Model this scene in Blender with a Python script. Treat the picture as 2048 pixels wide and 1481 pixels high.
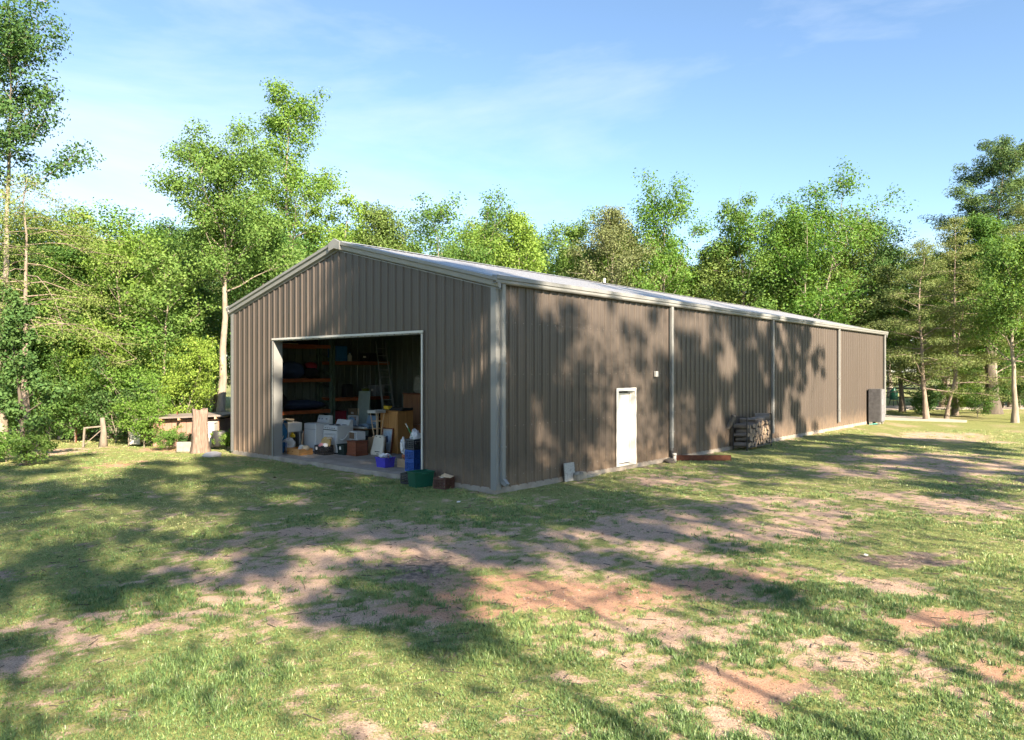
import bpy, bmesh, math, random
import numpy as np
from mathutils import Vector, Matrix

# ------------------------------------------------------------------ camera, sky, sun, exposure
SC = bpy.context.scene
for o in list(bpy.data.objects): bpy.data.objects.remove(o)
COL = SC.collection
R = math.radians
CAM_Z = 2.80
cam_d = bpy.data.cameras.new('camera'); cam = bpy.data.objects.new('camera', cam_d); COL.objects.link(cam)
cam.location = (0, 0, CAM_Z); cam.rotation_euler = (R(90), 0, 0)
cam_d.sensor_width = 36.0; cam_d.lens = 36.0 * 1450 / 2048; cam_d.clip_start = 0.1; cam_d.clip_end = 3000
SC.camera = cam
SUN_AZ, SUN_EL = R(-60), R(30)
SUN = Vector((math.cos(SUN_AZ) * math.cos(SUN_EL), math.sin(SUN_AZ) * math.cos(SUN_EL), math.sin(SUN_EL)))
W = bpy.data.worlds.new('World'); SC.world = W; W.use_nodes = True
wn = W.node_tree; wn.nodes.clear()
def wnode(t, **k):
    n = wn.nodes.new(t)
    for a, b in k.items(): setattr(n, a, b)
    return n
sky = wnode('ShaderNodeTexSky', sky_type='NISHITA', sun_disc=False)
sky.sun_elevation = SUN_EL; sky.sun_rotation = R(90) - SUN_AZ
sky.air_density = 1.0; sky.dust_density = 0.25; sky.ozone_density = 2.2
tc = wnode('ShaderNodeTexCoord')
mp = wnode('ShaderNodeMapping'); mp.inputs['Scale'].default_value = (1.2, 1.2, 5.0); mp.inputs['Rotation'].default_value = (0, R(10), R(315))
nz = wnode('ShaderNodeTexNoise'); nz.inputs['Scale'].default_value = 1.1; nz.inputs['Detail'].default_value = 9; nz.inputs['Roughness'].default_value = .58; nz.inputs['Distortion'].default_value = .4
cr = wnode('ShaderNodeValToRGB'); cr.color_ramp.elements[0].position = .45; cr.color_ramp.elements[1].position = .84
cr.color_ramp.elements[1].color = (.75, .75, .75, 1)
mx = wnode('ShaderNodeMix', data_type='RGBA')
mx.inputs[7].default_value = (4.6, 4.9, 5.3, 1)
bg = wnode('ShaderNodeBackground'); bg.inputs['Strength'].default_value = 0.063
wo = wnode('ShaderNodeOutputWorld')
L = wn.links.new
L(tc.outputs['Generated'], mp.inputs['Vector']); L(mp.outputs['Vector'], nz.inputs['Vector']); L(nz.outputs['Fac'], cr.inputs['Fac'])
L(cr.outputs['Color'], mx.inputs[0]); wb = wnode('ShaderNodeMix', data_type='RGBA', blend_type='MULTIPLY'); wb.inputs[0].default_value = 1; wb.inputs[7].default_value = (.95, .99, 1.0, 1)
L(sky.outputs['Color'], wb.inputs[6]); L(wb.outputs[2], mx.inputs[6]); L(mx.outputs[2], bg.inputs['Color']); L(bg.outputs['Background'], wo.inputs['Surface'])
sun_d = bpy.data.lights.new('sun', 'SUN'); sun_d.energy = 4.7; sun_d.angle = R(0.53); sun_d.color = (1.0, .84, .63)
sun_o = bpy.data.objects.new('sun', sun_d); COL.objects.link(sun_o); sun_o.rotation_euler = (-SUN).to_track_quat('-Z', 'Y').to_euler()
sun_o.location = SUN * 60
SC.view_settings.view_transform = 'Standard'; SC.view_settings.look = 'None'; SC.view_settings.gamma = 1
SC.view_settings.use_curve_mapping = False; SC.view_settings.exposure = 2.1
SC.render.engine = 'CYCLES'
cy = SC.cycles; cy.max_bounces = 5; cy.diffuse_bounces = 3; cy.glossy_bounces = 2; cy.transmission_bounces = 3; cy.use_adaptive_sampling = True; cy.adaptive_threshold = .03; cy.transparent_max_bounces = 6
cy.sample_clamp_indirect = 6; cy.use_denoising = True

# ------------------------------------------------------------------ helpers
RNG = np.random.default_rng(7); random.seed(7)
MATS = {}
def mat(name, col, rough=.6, metal=0., var=.12, scale=6., bump=0., bscale=40., spec=.4, col2=None, stretch=(1, 1, 1), coord='Object'):
    """procedural material: two-tone noise, optional bump"""
    if name in MATS: return MATS[name]
    m = bpy.data.materials.new(name); m.use_nodes = True; t = m.node_tree; N = t.nodes; b = N['Principled BSDF']
    b.inputs['Roughness'].default_value = rough; b.inputs['Metallic'].default_value = metal
    b.inputs['Specular IOR Level'].default_value = spec
    c = N.new('ShaderNodeTexCoord'); mp = N.new('ShaderNodeMapping'); mp.inputs['Scale'].default_value = stretch
    t.links.new(c.outputs[coord], mp.inputs['Vector'])
    n = N.new('ShaderNodeTexNoise'); n.inputs['Scale'].default_value = scale; n.inputs['Detail'].default_value = 6; n.inputs['Roughness'].default_value = .65
    t.links.new(mp.outputs[0], n.inputs['Vector'])
    x = N.new('ShaderNodeMix'); x.data_type = 'RGBA'
    r = N.new('ShaderNodeMapRange'); r.inputs[1].default_value = .3; r.inputs[2].default_value = .7
    t.links.new(n.outputs['Fac'], r.inputs[0]); t.links.new(r.outputs[0], x.inputs[0])
    if col2 is None: col2 = tuple(min(1, v * (1 + var)) for v in col); c1 = tuple(v * (1 - var) for v in col)
    else: c1 = col
    x.inputs[6].default_value = (*c1, 1); x.inputs[7].default_value = (*col2, 1)
    t.links.new(x.outputs[2], b.inputs['Base Color'])
    if bump:
        n2 = N.new('ShaderNodeTexNoise'); n2.inputs['Scale'].default_value = bscale; n2.inputs['Detail'].default_value = 5
        t.links.new(mp.outputs[0], n2.inputs['Vector'])
        bp = N.new('ShaderNodeBump'); bp.inputs['Strength'].default_value = bump; bp.inputs['Distance'].default_value = .02
        t.links.new(n2.outputs['Fac'], bp.inputs['Height']); t.links.new(bp.outputs[0], b.inputs['Normal'])
    MATS[name] = m; return m

def tag(o, label=None, cat=None, group=None, kind=None):
    if label: o['label'] = label
    if cat: o['category'] = cat
    if group: o['group'] = group
    if kind: o['kind'] = kind
    return o
def empty(name, loc=(0, 0, 0), rz=0., parent=None):
    o = bpy.data.objects.new(name, None); COL.objects.link(o); o.location = loc; o.rotation_euler = (0, 0, rz)
    o.empty_display_size = .2
    if parent: o.parent = parent
    return o
class MB:
    def __init__(s): s.bm = bmesh.new()
    def box(s, c, d, rot=None, bev=0., taper=None):
        g = bmesh.ops.create_cube(s.bm, size=1); vs = g['verts']
        for v in vs:
            v.co = Vector((v.co.x * d[0], v.co.y * d[1], v.co.z * d[2]))
            if taper and v.co.z < 0: v.co.x *= taper; v.co.y *= taper
        if bev:
            es = list({e for v in vs for e in v.link_edges})
            r = bmesh.ops.bevel(s.bm, geom=es, offset=bev, segments=1, affect='EDGES', profile=.5)
            vs = list({v for f in r['faces'] for v in f.verts} | {v for v in vs if v.is_valid})
        M = Matrix.Translation(c) @ (rot.to_4x4() if rot else Matrix())
        bmesh.ops.transform(s.bm, matrix=M, verts=vs); return s
    def tube(s, pts, rad, seg=8, cap=True):
        pts = [Vector(p) for p in pts]
        if not hasattr(rad, '__len__'): rad = [rad] * len(pts)
        rings = []
        for i, p in enumerate(pts):
            t = (pts[min(i + 1, len(pts) - 1)] - pts[max(i - 1, 0)]).normalized()
            a = t.orthogonal().normalized() if i == 0 else (prev - t * prev.dot(t)).normalized()
            prev = a; b = t.cross(a)
            rings.append([s.bm.verts.new(p + (a * math.cos(k * 2 * math.pi / seg) + b * math.sin(k * 2 * math.pi / seg)) * rad[i]) for k in range(seg)])
        for i in range(len(pts) - 1):
            for k in range(seg):
                s.bm.faces.new((rings[i][k], rings[i][(k + 1) % seg], rings[i + 1][(k + 1) % seg], rings[i + 1][k]))
        if cap:
            s.bm.faces.new(list(reversed(rings[0]))); s.bm.faces.new(rings[-1])
        return s
    def bar(s, p0, p1, w, h=None):
        p0, p1 = Vector(p0), Vector(p1); d = p1 - p0; h = h or w
        q = d.to_track_quat('Z', 'Y')
        return s.box((p0 + p1) / 2, (w, h, d.length), rot=q.to_matrix())
    def prism(s, poly, origin, u, v, w):
        """polygon (2d in u,v) extruded along vector w"""
        o, u, v, w = Vector(origin), Vector(u), Vector(v), Vector(w)
        a = [s.bm.verts.new(o + u * p[0] + v * p[1]) for p in poly]; b = [s.bm.verts.new(x.co + w) for x in a]
        n = len(a)
        s.bm.faces.new(list(reversed(a))); s.bm.faces.new(b)
        for i in range(n): s.bm.faces.new((a[i], a[(i + 1) % n], b[(i + 1) % n], b[i]))
        return s
    def lathe(s, prof, c=(0, 0, 0), seg=20):
        c = Vector(c); rings = []
        for r, z in prof: rings.append([s.bm.verts.new(c + Vector((r * math.cos(k * 2 * math.pi / seg), r * math.sin(k * 2 * math.pi / seg), z))) for k in range(seg)])
        for i in range(len(rings) - 1):
            for k in range(seg): s.bm.faces.new((rings[i][k], rings[i][(k + 1) % seg], rings[i + 1][(k + 1) % seg], rings[i + 1][k]))
        s.bm.faces.new(list(reversed(rings[0]))); s.bm.faces.new(rings[-1]); return s
    def blob(s, c, d, n=2, amp=.12, seed=0, rot=None, hf=0.):
        rg = random.Random(seed); g = bmesh.ops.create_icosphere(s.bm, subdivisions=n, radius=1)
        f = [(rg.uniform(1, 4), rg.uniform(1, 4), rg.uniform(1, 4), rg.uniform(0, 6)) for _ in range(4)]
        for v in g['verts']:
            k = 1 + amp * sum(math.sin(v.co.x * a + v.co.y * b * 1.3 + v.co.z * e + p) for a, b, e, p in f) / 2 + rg.uniform(-hf, hf)
            w = Vector((v.co.x * d[0] * k, v.co.y * d[1] * k, v.co.z * d[2] * k))
            if rot: w = rot @ w
            v.co = w + Vector(c)
        return s
    def build(s, name, m, parent=None, loc=(0, 0, 0), rz=0., smooth=False):
        me = bpy.data.meshes.new(name); bmesh.ops.recalc_face_normals(s.bm, faces=s.bm.faces); s.bm.to_mesh(me); s.bm.free()
        o = bpy.data.objects.new(name, me); COL.objects.link(o); o.location = loc; o.rotation_euler = (0, 0, rz)
        if parent: o.parent = parent
        me.materials.append(m)
        if smooth:
            for p in me.polygons: p.use_smooth = True
        return o
def np_mesh(name, V, F, m, parent=None, attrs=None, smooth=False):
    """V (n,3), F (k,3|4) uniform"""
    me = bpy.data.meshes.new(name); n, k = len(V), F.shape[1]
    me.vertices.add(n); me.vertices.foreach_set('co', np.ascontiguousarray(V, np.float32).ravel())
    me.loops.add(F.size); me.loops.foreach_set('vertex_index', np.ascontiguousarray(F, np.int32).ravel())
    me.polygons.add(len(F)); me.polygons.foreach_set('loop_start', np.arange(0, F.size, k, dtype=np.int32))
    if smooth: me.polygons.foreach_set('use_smooth', np.ones(len(F), bool))
    me.update(calc_edges=True)
    for an, av in (attrs or {}).items():
        at = me.attributes.new(an, 'FLOAT', 'POINT'); at.data.foreach_set('value', np.ascontiguousarray(av, np.float32))
    me.materials.append(m)
    o = bpy.data.objects.new(name, me); COL.objects.link(o)
    if parent: o.parent = parent
    return o
def dup(o, parent=None, name=None):
    c = o.copy(); COL.objects.link(c)
    if parent: c.parent = parent
    return c
def vnoise(x, y, seed=0):
    xi = np.floor(x).astype(np.int64); yi = np.floor(y).astype(np.int64); fx = x - xi; fy = y - yi
    fx = fx * fx * (3 - 2 * fx); fy = fy * fy * (3 - 2 * fy)
    def h(a, b):
        n = (a * 374761393 + b * 668265263 + seed * 1442695041) & 0x7fffffff
        n = ((n ^ (n >> 13)) * 1274126177) & 0x7fffffff
        return ((n ^ (n >> 16)) & 0xffff) / 65535.
    return (h(xi, yi) * (1 - fx) + h(xi + 1, yi) * fx) * (1 - fy) + (h(xi, yi + 1) * (1 - fx) + h(xi + 1, yi + 1) * fx) * fy
def fbm(x, y, oct=4, seed=0):
    s = 0; a = .5; t = 0
    for i in range(oct): s = s + a * vnoise(x * 2 ** i + 17.3 * i, y * 2 ** i - 9.1 * i, seed + i); t += a; a *= .55
    return s / t
def sstep(a, b, x): t = np.clip((x - a) / (b - a), 0, 1); return t * t * (3 - 2 * t)

# barn frame: x = into the barn along its length, y = along the gable to the left
BC = Vector((-0.363, 16.46, 0)); D1 = Vector((.66, .751, 0)).normalized(); D2 = Vector((-D1.y, D1.x, 0)); BANG = math.atan2(D1.y, D1.x)
def B(b, a, z=0.): return BC + D1 * b + D2 * a + Vector((0, 0, z))
BL, BW, EAVE, PITCH, SLAB = 32.07, 12.03, 4.85, .25, .11
RIDGE = EAVE + PITCH * BW / 2
def roof_z(a): return EAVE + PITCH * (BW / 2 - abs(a - BW / 2))

# ------------------------------------------------------------------ ground
def ga(px, py):  # pixel of the photograph -> point on the ground
    d = CAM_Z * 1450 / (py - 740.5); return (px - 1024) / 1450 * d, d
# bare patches read off the photograph: (px, py, rx, ry, kind)
PATCH = [(760, 1105, 330, 62, 's'), (1010, 1125, 200, 50, 's'), (1200, 1090, 220, 34, 's'), (1420, 1050, 230, 30, 's'), (540, 1165, 200, 40, 's'),
         (340, 1140, 60, 12, 's'), (660, 1065, 120, 20, 's'), (1150, 1190, 280, 42, 'c'), (960, 1225, 170, 40, 'c'), (1470, 1160, 180, 30, 'c'), (720, 1215, 180, 32, 's'),
         (1500, 1350, 110, 42, 'c'), (1330, 1260, 200, 40, 's'), (1420, 1420, 130, 50, 's'), (1900, 1240, 120, 20, 'c'), (1960, 1330, 90, 28, 'c'), (1740, 1330, 130, 40, 's'), (1840, 1120, 120, 16, 's'),
         (100, 1260, 60, 18, 's'), (60, 1350, 70, 26, 's'), (280, 1250, 80, 14, 's'), (1880, 930, 190, 26, 's'), (1940, 1010, 160, 26, 's'), (1700, 945, 90, 12, 's'), (1560, 1010, 160, 18, 's'),
         (1350, 960, 80, 10, 's'), (1890, 875, 120, 9, 's'), (1780, 1180, 90, 14, 's'), (1250, 1035, 60, 10, 's'), (230, 930, 50, 6, 'c'), (330, 900, 60, 6, 'c'), (90, 905, 80, 8, 's'), (700, 1455, 90, 26, 's'), (1980, 1450, 90, 40, 's')]
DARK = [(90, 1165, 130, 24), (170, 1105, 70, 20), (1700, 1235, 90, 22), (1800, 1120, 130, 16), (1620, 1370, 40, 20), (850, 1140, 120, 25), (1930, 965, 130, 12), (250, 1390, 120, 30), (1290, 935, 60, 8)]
def patch_field(x, y, lst, soft=.55):
    f = np.zeros_like(x)
    for p in lst:
        cx, cy_ = ga(p[0], p[1]); x0, _ = ga(p[0] + p[2], p[1]); _, y0 = ga(p[0], max(p[1] - p[3], 760)); _, y1 = ga(p[0], p[1] + p[3])
        rx = abs(x0 - cx); ry = abs(y0 - y1) / 2; cyy = (y0 + y1) / 2
        d = np.sqrt(((x - cx) / rx) ** 2 + ((y - cyy) / ry) ** 2)
        f = np.maximum(f, 1 - sstep(1 - soft, 1 + soft, d))
    return f
def ground_fields(x, y):
    wx = (fbm(x * .9, y * .9, 3, 11) - .5) * 1.6; wy = (fbm(x * .9, y * .9, 3, 23) - .5) * 1.6
    bare = patch_field(x + wx, y + wy, PATCH); clay = patch_field(x + wx, y + wy, [p for p in PATCH if p[4] == 'c'])
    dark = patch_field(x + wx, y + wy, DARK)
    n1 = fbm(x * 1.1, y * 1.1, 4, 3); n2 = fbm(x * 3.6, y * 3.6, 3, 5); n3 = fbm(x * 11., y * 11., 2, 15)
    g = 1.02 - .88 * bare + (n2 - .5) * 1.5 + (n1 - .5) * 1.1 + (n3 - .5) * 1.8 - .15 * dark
    q = (x - BC.x) * D1.x + (y - BC.y) * D1.y; a = (x - BC.x) * D2.x + (y - BC.y) * D2.y
    edge = np.maximum(np.maximum(-q, q - BL), np.maximum(-a, a - BW))
    g = g - .35 * (1 - sstep(0, .7, edge))
    return np.clip(g, 0, 1), np.clip(clay + (fbm(x * .25, y * .25, 3, 31) - .55) * .9, 0, 1), np.clip(dark, 0, 1), edge
def ground_h(x, y):
    return (fbm(x * .35, y * .35, 3, 41) - .5) * .07 * sstep(0, 2, np.maximum(np.abs(x) - 0, 1)) * 0 + (fbm(x * 2.2, y * 2.2, 3, 43) - .5) * .035 - .012
def graded(lo, hi, step, far, grow=1.22):
    c = list(np.arange(lo, hi + step / 2, step)); s = step; v = hi
    while v < far: s *= grow; v += s; c.append(v)
    s = step; v = lo; pre = []
    while v > -far: s *= grow; v -= s; pre.append(v)
    return np.array(pre[::-1] + c)
gx = graded(-15, 17, .09, 900); gy = graded(3.5, 27, .09, 900)
GX, GY = np.meshgrid(gx, gy); gxf, gyf = GX.ravel(), GY.ravel()
gg, gc, gd, ge = ground_fields(gxf, gyf)
gz = ground_h(gxf, gyf); gz = np.where(ge < .0, -.06, gz)
gV = np.stack([gxf, gyf, gz], 1); nx_, ny_ = len(gx), len(gy)
ii = (np.arange(ny_ - 1)[:, None] * nx_ + np.arange(nx_ - 1)[None, :]).ravel()
gF = np.stack([ii, ii + 1, ii + 1 + nx_, ii + nx_], 1)
def ground_mat():
    m = bpy.data.materials.new('soil_and_turf'); m.use_nodes = True; t = m.node_tree; N = t.nodes; b = N['Principled BSDF']; Lk = t.links.new
    b.inputs['Roughness'].default_value = .95; b.inputs['Specular IOR Level'].default_value = .1
    def attr(n): a = N.new('ShaderNodeAttribute'); a.attribute_name = n; return a.outputs['Fac']
    geo = N.new('ShaderNodeNewGeometry')
    def noise(sc, det=6, ro=.65):
        n = N.new('ShaderNodeTexNoise'); n.inputs['Scale'].default_value = sc; n.inputs['Detail'].default_value = det; n.inputs['Roughness'].default_value = ro
        Lk(geo.outputs['Position'], n.inputs['Vector']); return n.outputs['Fac']
    def rng(v, a, c, lo=0., hi=1.):
        r = N.new('ShaderNodeMapRange'); r.inputs[1].default_value = a; r.inputs[2].default_value = c; r.inputs[3].default_value = lo; r.inputs[4].default_value = hi; Lk(v, r.inputs[0]); return r.outputs[0]
    def mix(f, a, c):
        x = N.new('ShaderNodeMix'); x.data_type = 'RGBA'
        Lk(f, x.inputs[0])
        for s_, v in ((6, a), (7, c)):
            if isinstance(v, tuple): x.inputs[s_].default_value = (*v, 1)
            else: Lk(v, x.inputs[s_])
        return x.outputs[2]
    def math_(op, a, c):
        x = N.new('ShaderNodeMath'); x.operation = op
        for s_, v in ((0, a), (1, c)):
            if isinstance(v, (int, float)): x.inputs[s_].default_value = v
            else: Lk(v, x.inputs[s_])
        return x.outputs[0]
    sand = mix(rng(noise(1.7), .3, .7), (.45, .315, .24), (.56, .415, .32))
    clay = mix(rng(noise(4), .3, .7), (.43, .235, .15), (.52, .315, .215))
    soil = mix(attr('clay'), sand, clay)
    soil = mix(rng(noise(55, 3), .50, .68), soil, (.16, .11, .085))          # bits of bark, twigs and dead leaves on it
    soil = mix(rng(noise(13, 5), .52, .75, 0, .6), soil, (.22, .155, .125))
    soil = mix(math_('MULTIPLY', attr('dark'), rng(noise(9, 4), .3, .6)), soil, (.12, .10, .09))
    turf = mix(rng(noise(2.2, 5), .3, .7), (.195, .220, .075), (.30, .295, .12))
    turf = mix(rng(noise(28, 4), .42, .68), turf, (.10, .145, .045))
    turf = mix(rng(noise(90, 3), .5, .75, 0, .55), turf, (.34, .33, .15))
    gf = math_('ADD', attr('grass'), math_('MULTIPLY', math_('SUBTRACT', noise(38, 4), .5), 2.0))
    Lk(mix(rng(gf, .22, .72), soil, turf), b.inputs['Base Color'])
    bp = N.new('ShaderNodeBump'); bp.inputs['Strength'].default_value = .7; bp.inputs['Distance'].default_value = .03
    Lk(math_('ADD', noise(30, 6), math_('MULTIPLY', noise(120, 3), .5)), bp.inputs['Height']); Lk(bp.outputs[0], b.inputs['Normal'])
    return m
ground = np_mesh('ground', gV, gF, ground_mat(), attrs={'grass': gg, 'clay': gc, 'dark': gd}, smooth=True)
tag(ground, 'sandy red yard ground with patchy turf', kind='structure')

# gravel driveway and concrete pad beyond the far end of the barn
gravel = mat('gravel', (.38, .33, .29), .95, var=.25, scale=9, bump=.6, bscale=60)
conc = mat('concrete', (.36, .335, .30), .9, var=.16, scale=3, bump=.25, bscale=50)
def strip(name, pts, m, z=.02, lab=''):
    mb = MB(); mb.prism([(p[0], p[1]) for p in pts], (0, 0, -.1), (1, 0, 0), (0, 1, 0), (0, 0, .1 + z)); o = mb.build(name, m); tag(o, lab, kind='structure'); return o
strip('driveway', [(17, 50), (22, 49.5), (30, 51.5), (40, 52), (60, 50), (60, 56), (40, 57.5), (28, 56.5), (17, 54)], gravel, .022, 'pale gravel driveway crossing behind the barn end')
pad = [B(BL + .05, .6), B(BL + .05, 10), B(BL + 6, 10), B(BL + 5.5, 2), B(BL + 2.4, -3.6), B(BL + .9, -3.8)]
strip('concrete_pad', [(p.x, p.y) for p in pad], conc, .035, 'concrete pad at the far end of the barn')

# ------------------------------------------------------------------ the barn
def wall_mat():
    m = bpy.data.materials.new('bronze_wall_steel'); m.use_nodes = True; t = m.node_tree; N = t.nodes; b = N['Principled BSDF']; Lk = t.links.new
    b.inputs['Roughness'].default_value = .42; b.inputs['Specular IOR Level'].default_value = .45
    geo = N.new('ShaderNodeNewGeometry'); mp_ = N.new('ShaderNodeMapping'); mp_.inputs['Scale'].default_value = (3, 3, .25); Lk(geo.outputs['Position'], mp_.inputs['Vector'])
    n = N.new('ShaderNodeTexNoise'); n.inputs['Scale'].default_value = 1.2; n.inputs['Detail'].default_value = 8; Lk(mp_.outputs[0], n.inputs['Vector'])
    x = N.new('ShaderNodeMix'); x.data_type = 'RGBA'; x.inputs[6].default_value = (.058, .0465, .040, 1); x.inputs[7].default_value = (.082, .0655, .0555, 1); Lk(n.outputs['Fac'], x.inputs[0])
    # rain-splashed soil on the lowest hand's breadth
    s = N.new('ShaderNodeSeparateXYZ'); Lk(geo.outputs['Position'], s.inputs[0])
    n3 = N.new('ShaderNodeTexNoise'); n3.inputs['Scale'].default_value = 3; n3.inputs['Detail'].default_value = 6; Lk(geo.outputs['Position'], n3.inputs['Vector'])
    ad = N.new('ShaderNodeMath'); ad.operation = 'MULTIPLY_ADD'; ad.inputs[1].default_value = -.9; Lk(n3.outputs['Fac'], ad.inputs[0]); Lk(s.outputs['Z'], ad.inputs[2])
    r = N.new('ShaderNodeMapRange'); r.inputs[1].default_value = -.28; r.inputs[2].default_value = .35; r.inputs[3].default_value = .4; r.inputs[4].default_value = 0.; Lk(ad.outputs[0], r.inputs[0])
    y = N.new('ShaderNodeMix'); y.data_type = 'RGBA'; y.inputs[7].default_value = (.27, .19, .13, 1); Lk(r.outputs[0], y.inputs[0]); oi = N.new('ShaderNodeObjectInfo'); hv = N.new('ShaderNodeHueSaturation'); rr = N.new('ShaderNodeMapRange'); rr.inputs[3].default_value = .92; rr.inputs[4].default_value = 1.07; Lk(oi.outputs['Random'], rr.inputs[0]); Lk(rr.outputs[0], hv.inputs['Value']); Lk(x.outputs[2], hv.inputs['Color']); Lk(hv.outputs[0], y.inputs[6]); Lk(y.outputs[2], b.inputs['Base Color'])
    n2 = N.new('ShaderNodeTexNoise'); n2.inputs['Scale'].default_value = 2.5; Lk(geo.outputs['Position'], n2.inputs['Vector'])
    bp = N.new('ShaderNodeBump'); bp.inputs['Strength'].default_value = .15; bp.inputs['Distance'].default_value = .02; Lk(n2.outputs['Fac'], bp.inputs['Height']); Lk(bp.outputs[0], b.inputs['Normal'])
    return m
WALL = wall_mat()
TRIM = mat('trim_steel', (.21, .215, .215), .45, var=.06, scale=2)
ROOFM = mat('galvalume_roof', (.62, .62, .62), .34, metal=.75, var=.08, scale=1.5, stretch=(.3, 2, 2))
LINER = mat('liner_steel', (.11, .13, .115), .5, var=.08, scale=2)
RED_OX = mat('red_oxide_steel', (.20, .06, .04), .6, var=.2, scale=5)
WHITE = mat('white_paint', (.50, .495, .475), .45, var=.05, scale=3)
barn = empty('metal_barn', BC, BANG)
tag(barn, 'long brown ribbed steel barn with low gable roof and open doorway', 'barn')
SCREW = mat('screw_steel', (.3, .28, .26), .4, metal=.6)
def profile(w, nrib=3, extra=(), minor=True):
    p = w / nrib; pts = []
    for i in range(nrib):
        o = i * p
        pts.append((o, 0.))
        mins = [.13, .87]
        def mi(f): return [(o + f * p - .014, 0.), (o + f * p - .007, .006), (o + f * p + .007, .006), (o + f * p + .014, 0.)]
        if minor: pts += mi(.13)
        pts += [(o + .5 * p - .05, 0.), (o + .5 * p - .02, .034), (o + .5 * p + .02, .034), (o + .5 * p + .05, 0.)]
        if minor: pts += mi(.87)
    pts.append((w, 0.))
    for e in extra:
        if 0 < e < w and all(abs(e - q[0]) > 1e-4 for q in pts):
            us = [q[0] for q in pts]; k = np.searchsorted(us, e); a, b = pts[k - 1], pts[k]; t = (e - a[0]) / (b[0] - a[0])
            pts.insert(k, (e, a[1] + t * (b[1] - a[1])))
    return pts
def panel_mesh(name, pts, bot, top, axis, m):
    """axis 'x': panel runs along +x, ribs to -y ; 'y': runs along +y, ribs to -x. bot/top are functions of u"""
    V = []; F = []
    def P(u, h, z): return (u, -h, z) if axis == 'x' else (-h, u, z)
    for (u0, h0), (u1, h1) in zip(pts[:-1], pts[1:]):
        um = (u0 + u1) / 2; bz = bot(um); n = len(V)
        V += [P(u0, h0, bz), P(u1, h1, bz), P(u1, h1, top(u1)), P(u0, h0, top(u0))]; F.append((n, n + 1, n + 2, n + 3))
    me = bpy.data.meshes.new(name); me.from_pydata(V, [], F); me.materials.append(m); return me
def add(me, name, loc, parent=barn, rz=0.):
    o = bpy.data.objects.new(name, me); COL.objects.link(o); o.parent = parent; o.location = loc; o.rotation_euler = (0, 0, rz); return o
ZB = SLAB - .02
# long side wall (35 panels), personnel door opening b 4.91..5.87
NL = 35; WL = BL / NL; D0, D1b, DTOP = 4.93, 5.87, 2.25
std = panel_mesh('wall_panel', profile(WL), lambda u: ZB, lambda u: EAVE, 'x', WALL)
for i in range(NL):
    x0 = i * WL
    if x0 + WL > D0 and x0 < D1b:
        me = panel_mesh('wall_panel', profile(WL, extra=(D0 - x0, D1b - x0)), lambda u, x0=x0: DTOP if D0 < x0 + u < D1b else ZB, lambda u: EAVE, 'x', WALL)
    else: me = std
    add(me, 'wall_panel', (x0, 0, 0))
    add(std, 'wall_panel', (x0 + WL, BW, 0), rz=math.pi)
# gable walls
OA0, OA1, OTOP = 2.49, 9.39, 3.70
NG = 13; WG = BW / NG
for i in range(NG):
    y0 = i * WG; ex = [OA0 - y0, OA1 - y0, BW / 2 - y0]
    me = panel_mesh('wall_panel', profile(WG, extra=ex), lambda u, y0=y0: OTOP if OA0 < y0 + u < OA1 else ZB, lambda u, y0=y0: roof_z(y0 + u), 'y', WALL)
    add(me, 'wall_panel', (0, y0, 0))
    me = panel_mesh('wall_panel', profile(WG, extra=[BW / 2 - y0]), lambda u: ZB, lambda u, y0=y0: roof_z(y0 + u), 'y', WALL)
    o = add(me, 'wall_panel', (BL, y0, 0)); o.scale = (-1, 1, 1)
# slab
MB().box((BL / 2, BW / 2, SLAB / 2 - .1), (BL + .06, BW + .06, SLAB + .2)).build('foundation_slab', mat('stained_slab', (.20, .17, .145), .9, scale=2.2, bump=.3, col2=(.36, .325, .285)), barn)
# roof panels, ridge cap
SL = math.hypot(BW / 2 + .12, PITCH * (BW / 2 + .12)); ANG = math.atan(PITCH)
def roof_mesh():
    V = []; F = []; pts = profile(WL, minor=False)
    ys = [-.12, BW / 2]
    for u, h in pts:
        for y in ys: V.append((u, y, EAVE + PITCH * y + .03 + h))
    for i in range(len(pts) - 1): F.append((2 * i, 2 * i + 2, 2 * i + 3, 2 * i + 1))
    me = bpy.data.meshes.new('roof_panel'); me.from_pydata(V, [], F); me.materials.append(ROOFM); return me
rm = roof_mesh()
for i in range(NL):
    add(rm, 'roof_panel', (i * WL, 0, 0)); add(rm, 'roof_panel', ((i + 1) * WL, BW, 0), rz=math.pi)
zr = RIDGE + .075
MB().prism([(-.22, -.055), (0, 0), (.22, -.055), (.22, -.062), (0, -.012), (-.22, -.062)], (-.06, BW / 2, zr + .02), (0, 1, 0), (0, 0, 1), (BL + .12, 0, 0)).build('ridge_cap', ROOFM, barn)
# eave gutters
def gutter(y, s):
    mb = MB()
    prof = [(0.004, .10), (0.004, -.10), (-.10, -.10), (-.125, -.07), (-.125, -.015), (-.15, .0), (-.15, .085), (-.135, .085), (-.135, .01), (-.11, -.005), (-.11, -.085), (-.012, -.085), (-.012, .10)]
    mb.prism([(s * p[0], p[1]) for p in prof], (-.16, y - s * .04, EAVE + .0), (0, 1, 0), (0, 0, 1), (BL + .32, 0, 0))
    return mb.build('gutter', TRIM, barn)
gutter(0, 1); gutter(BW, -1)
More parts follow.
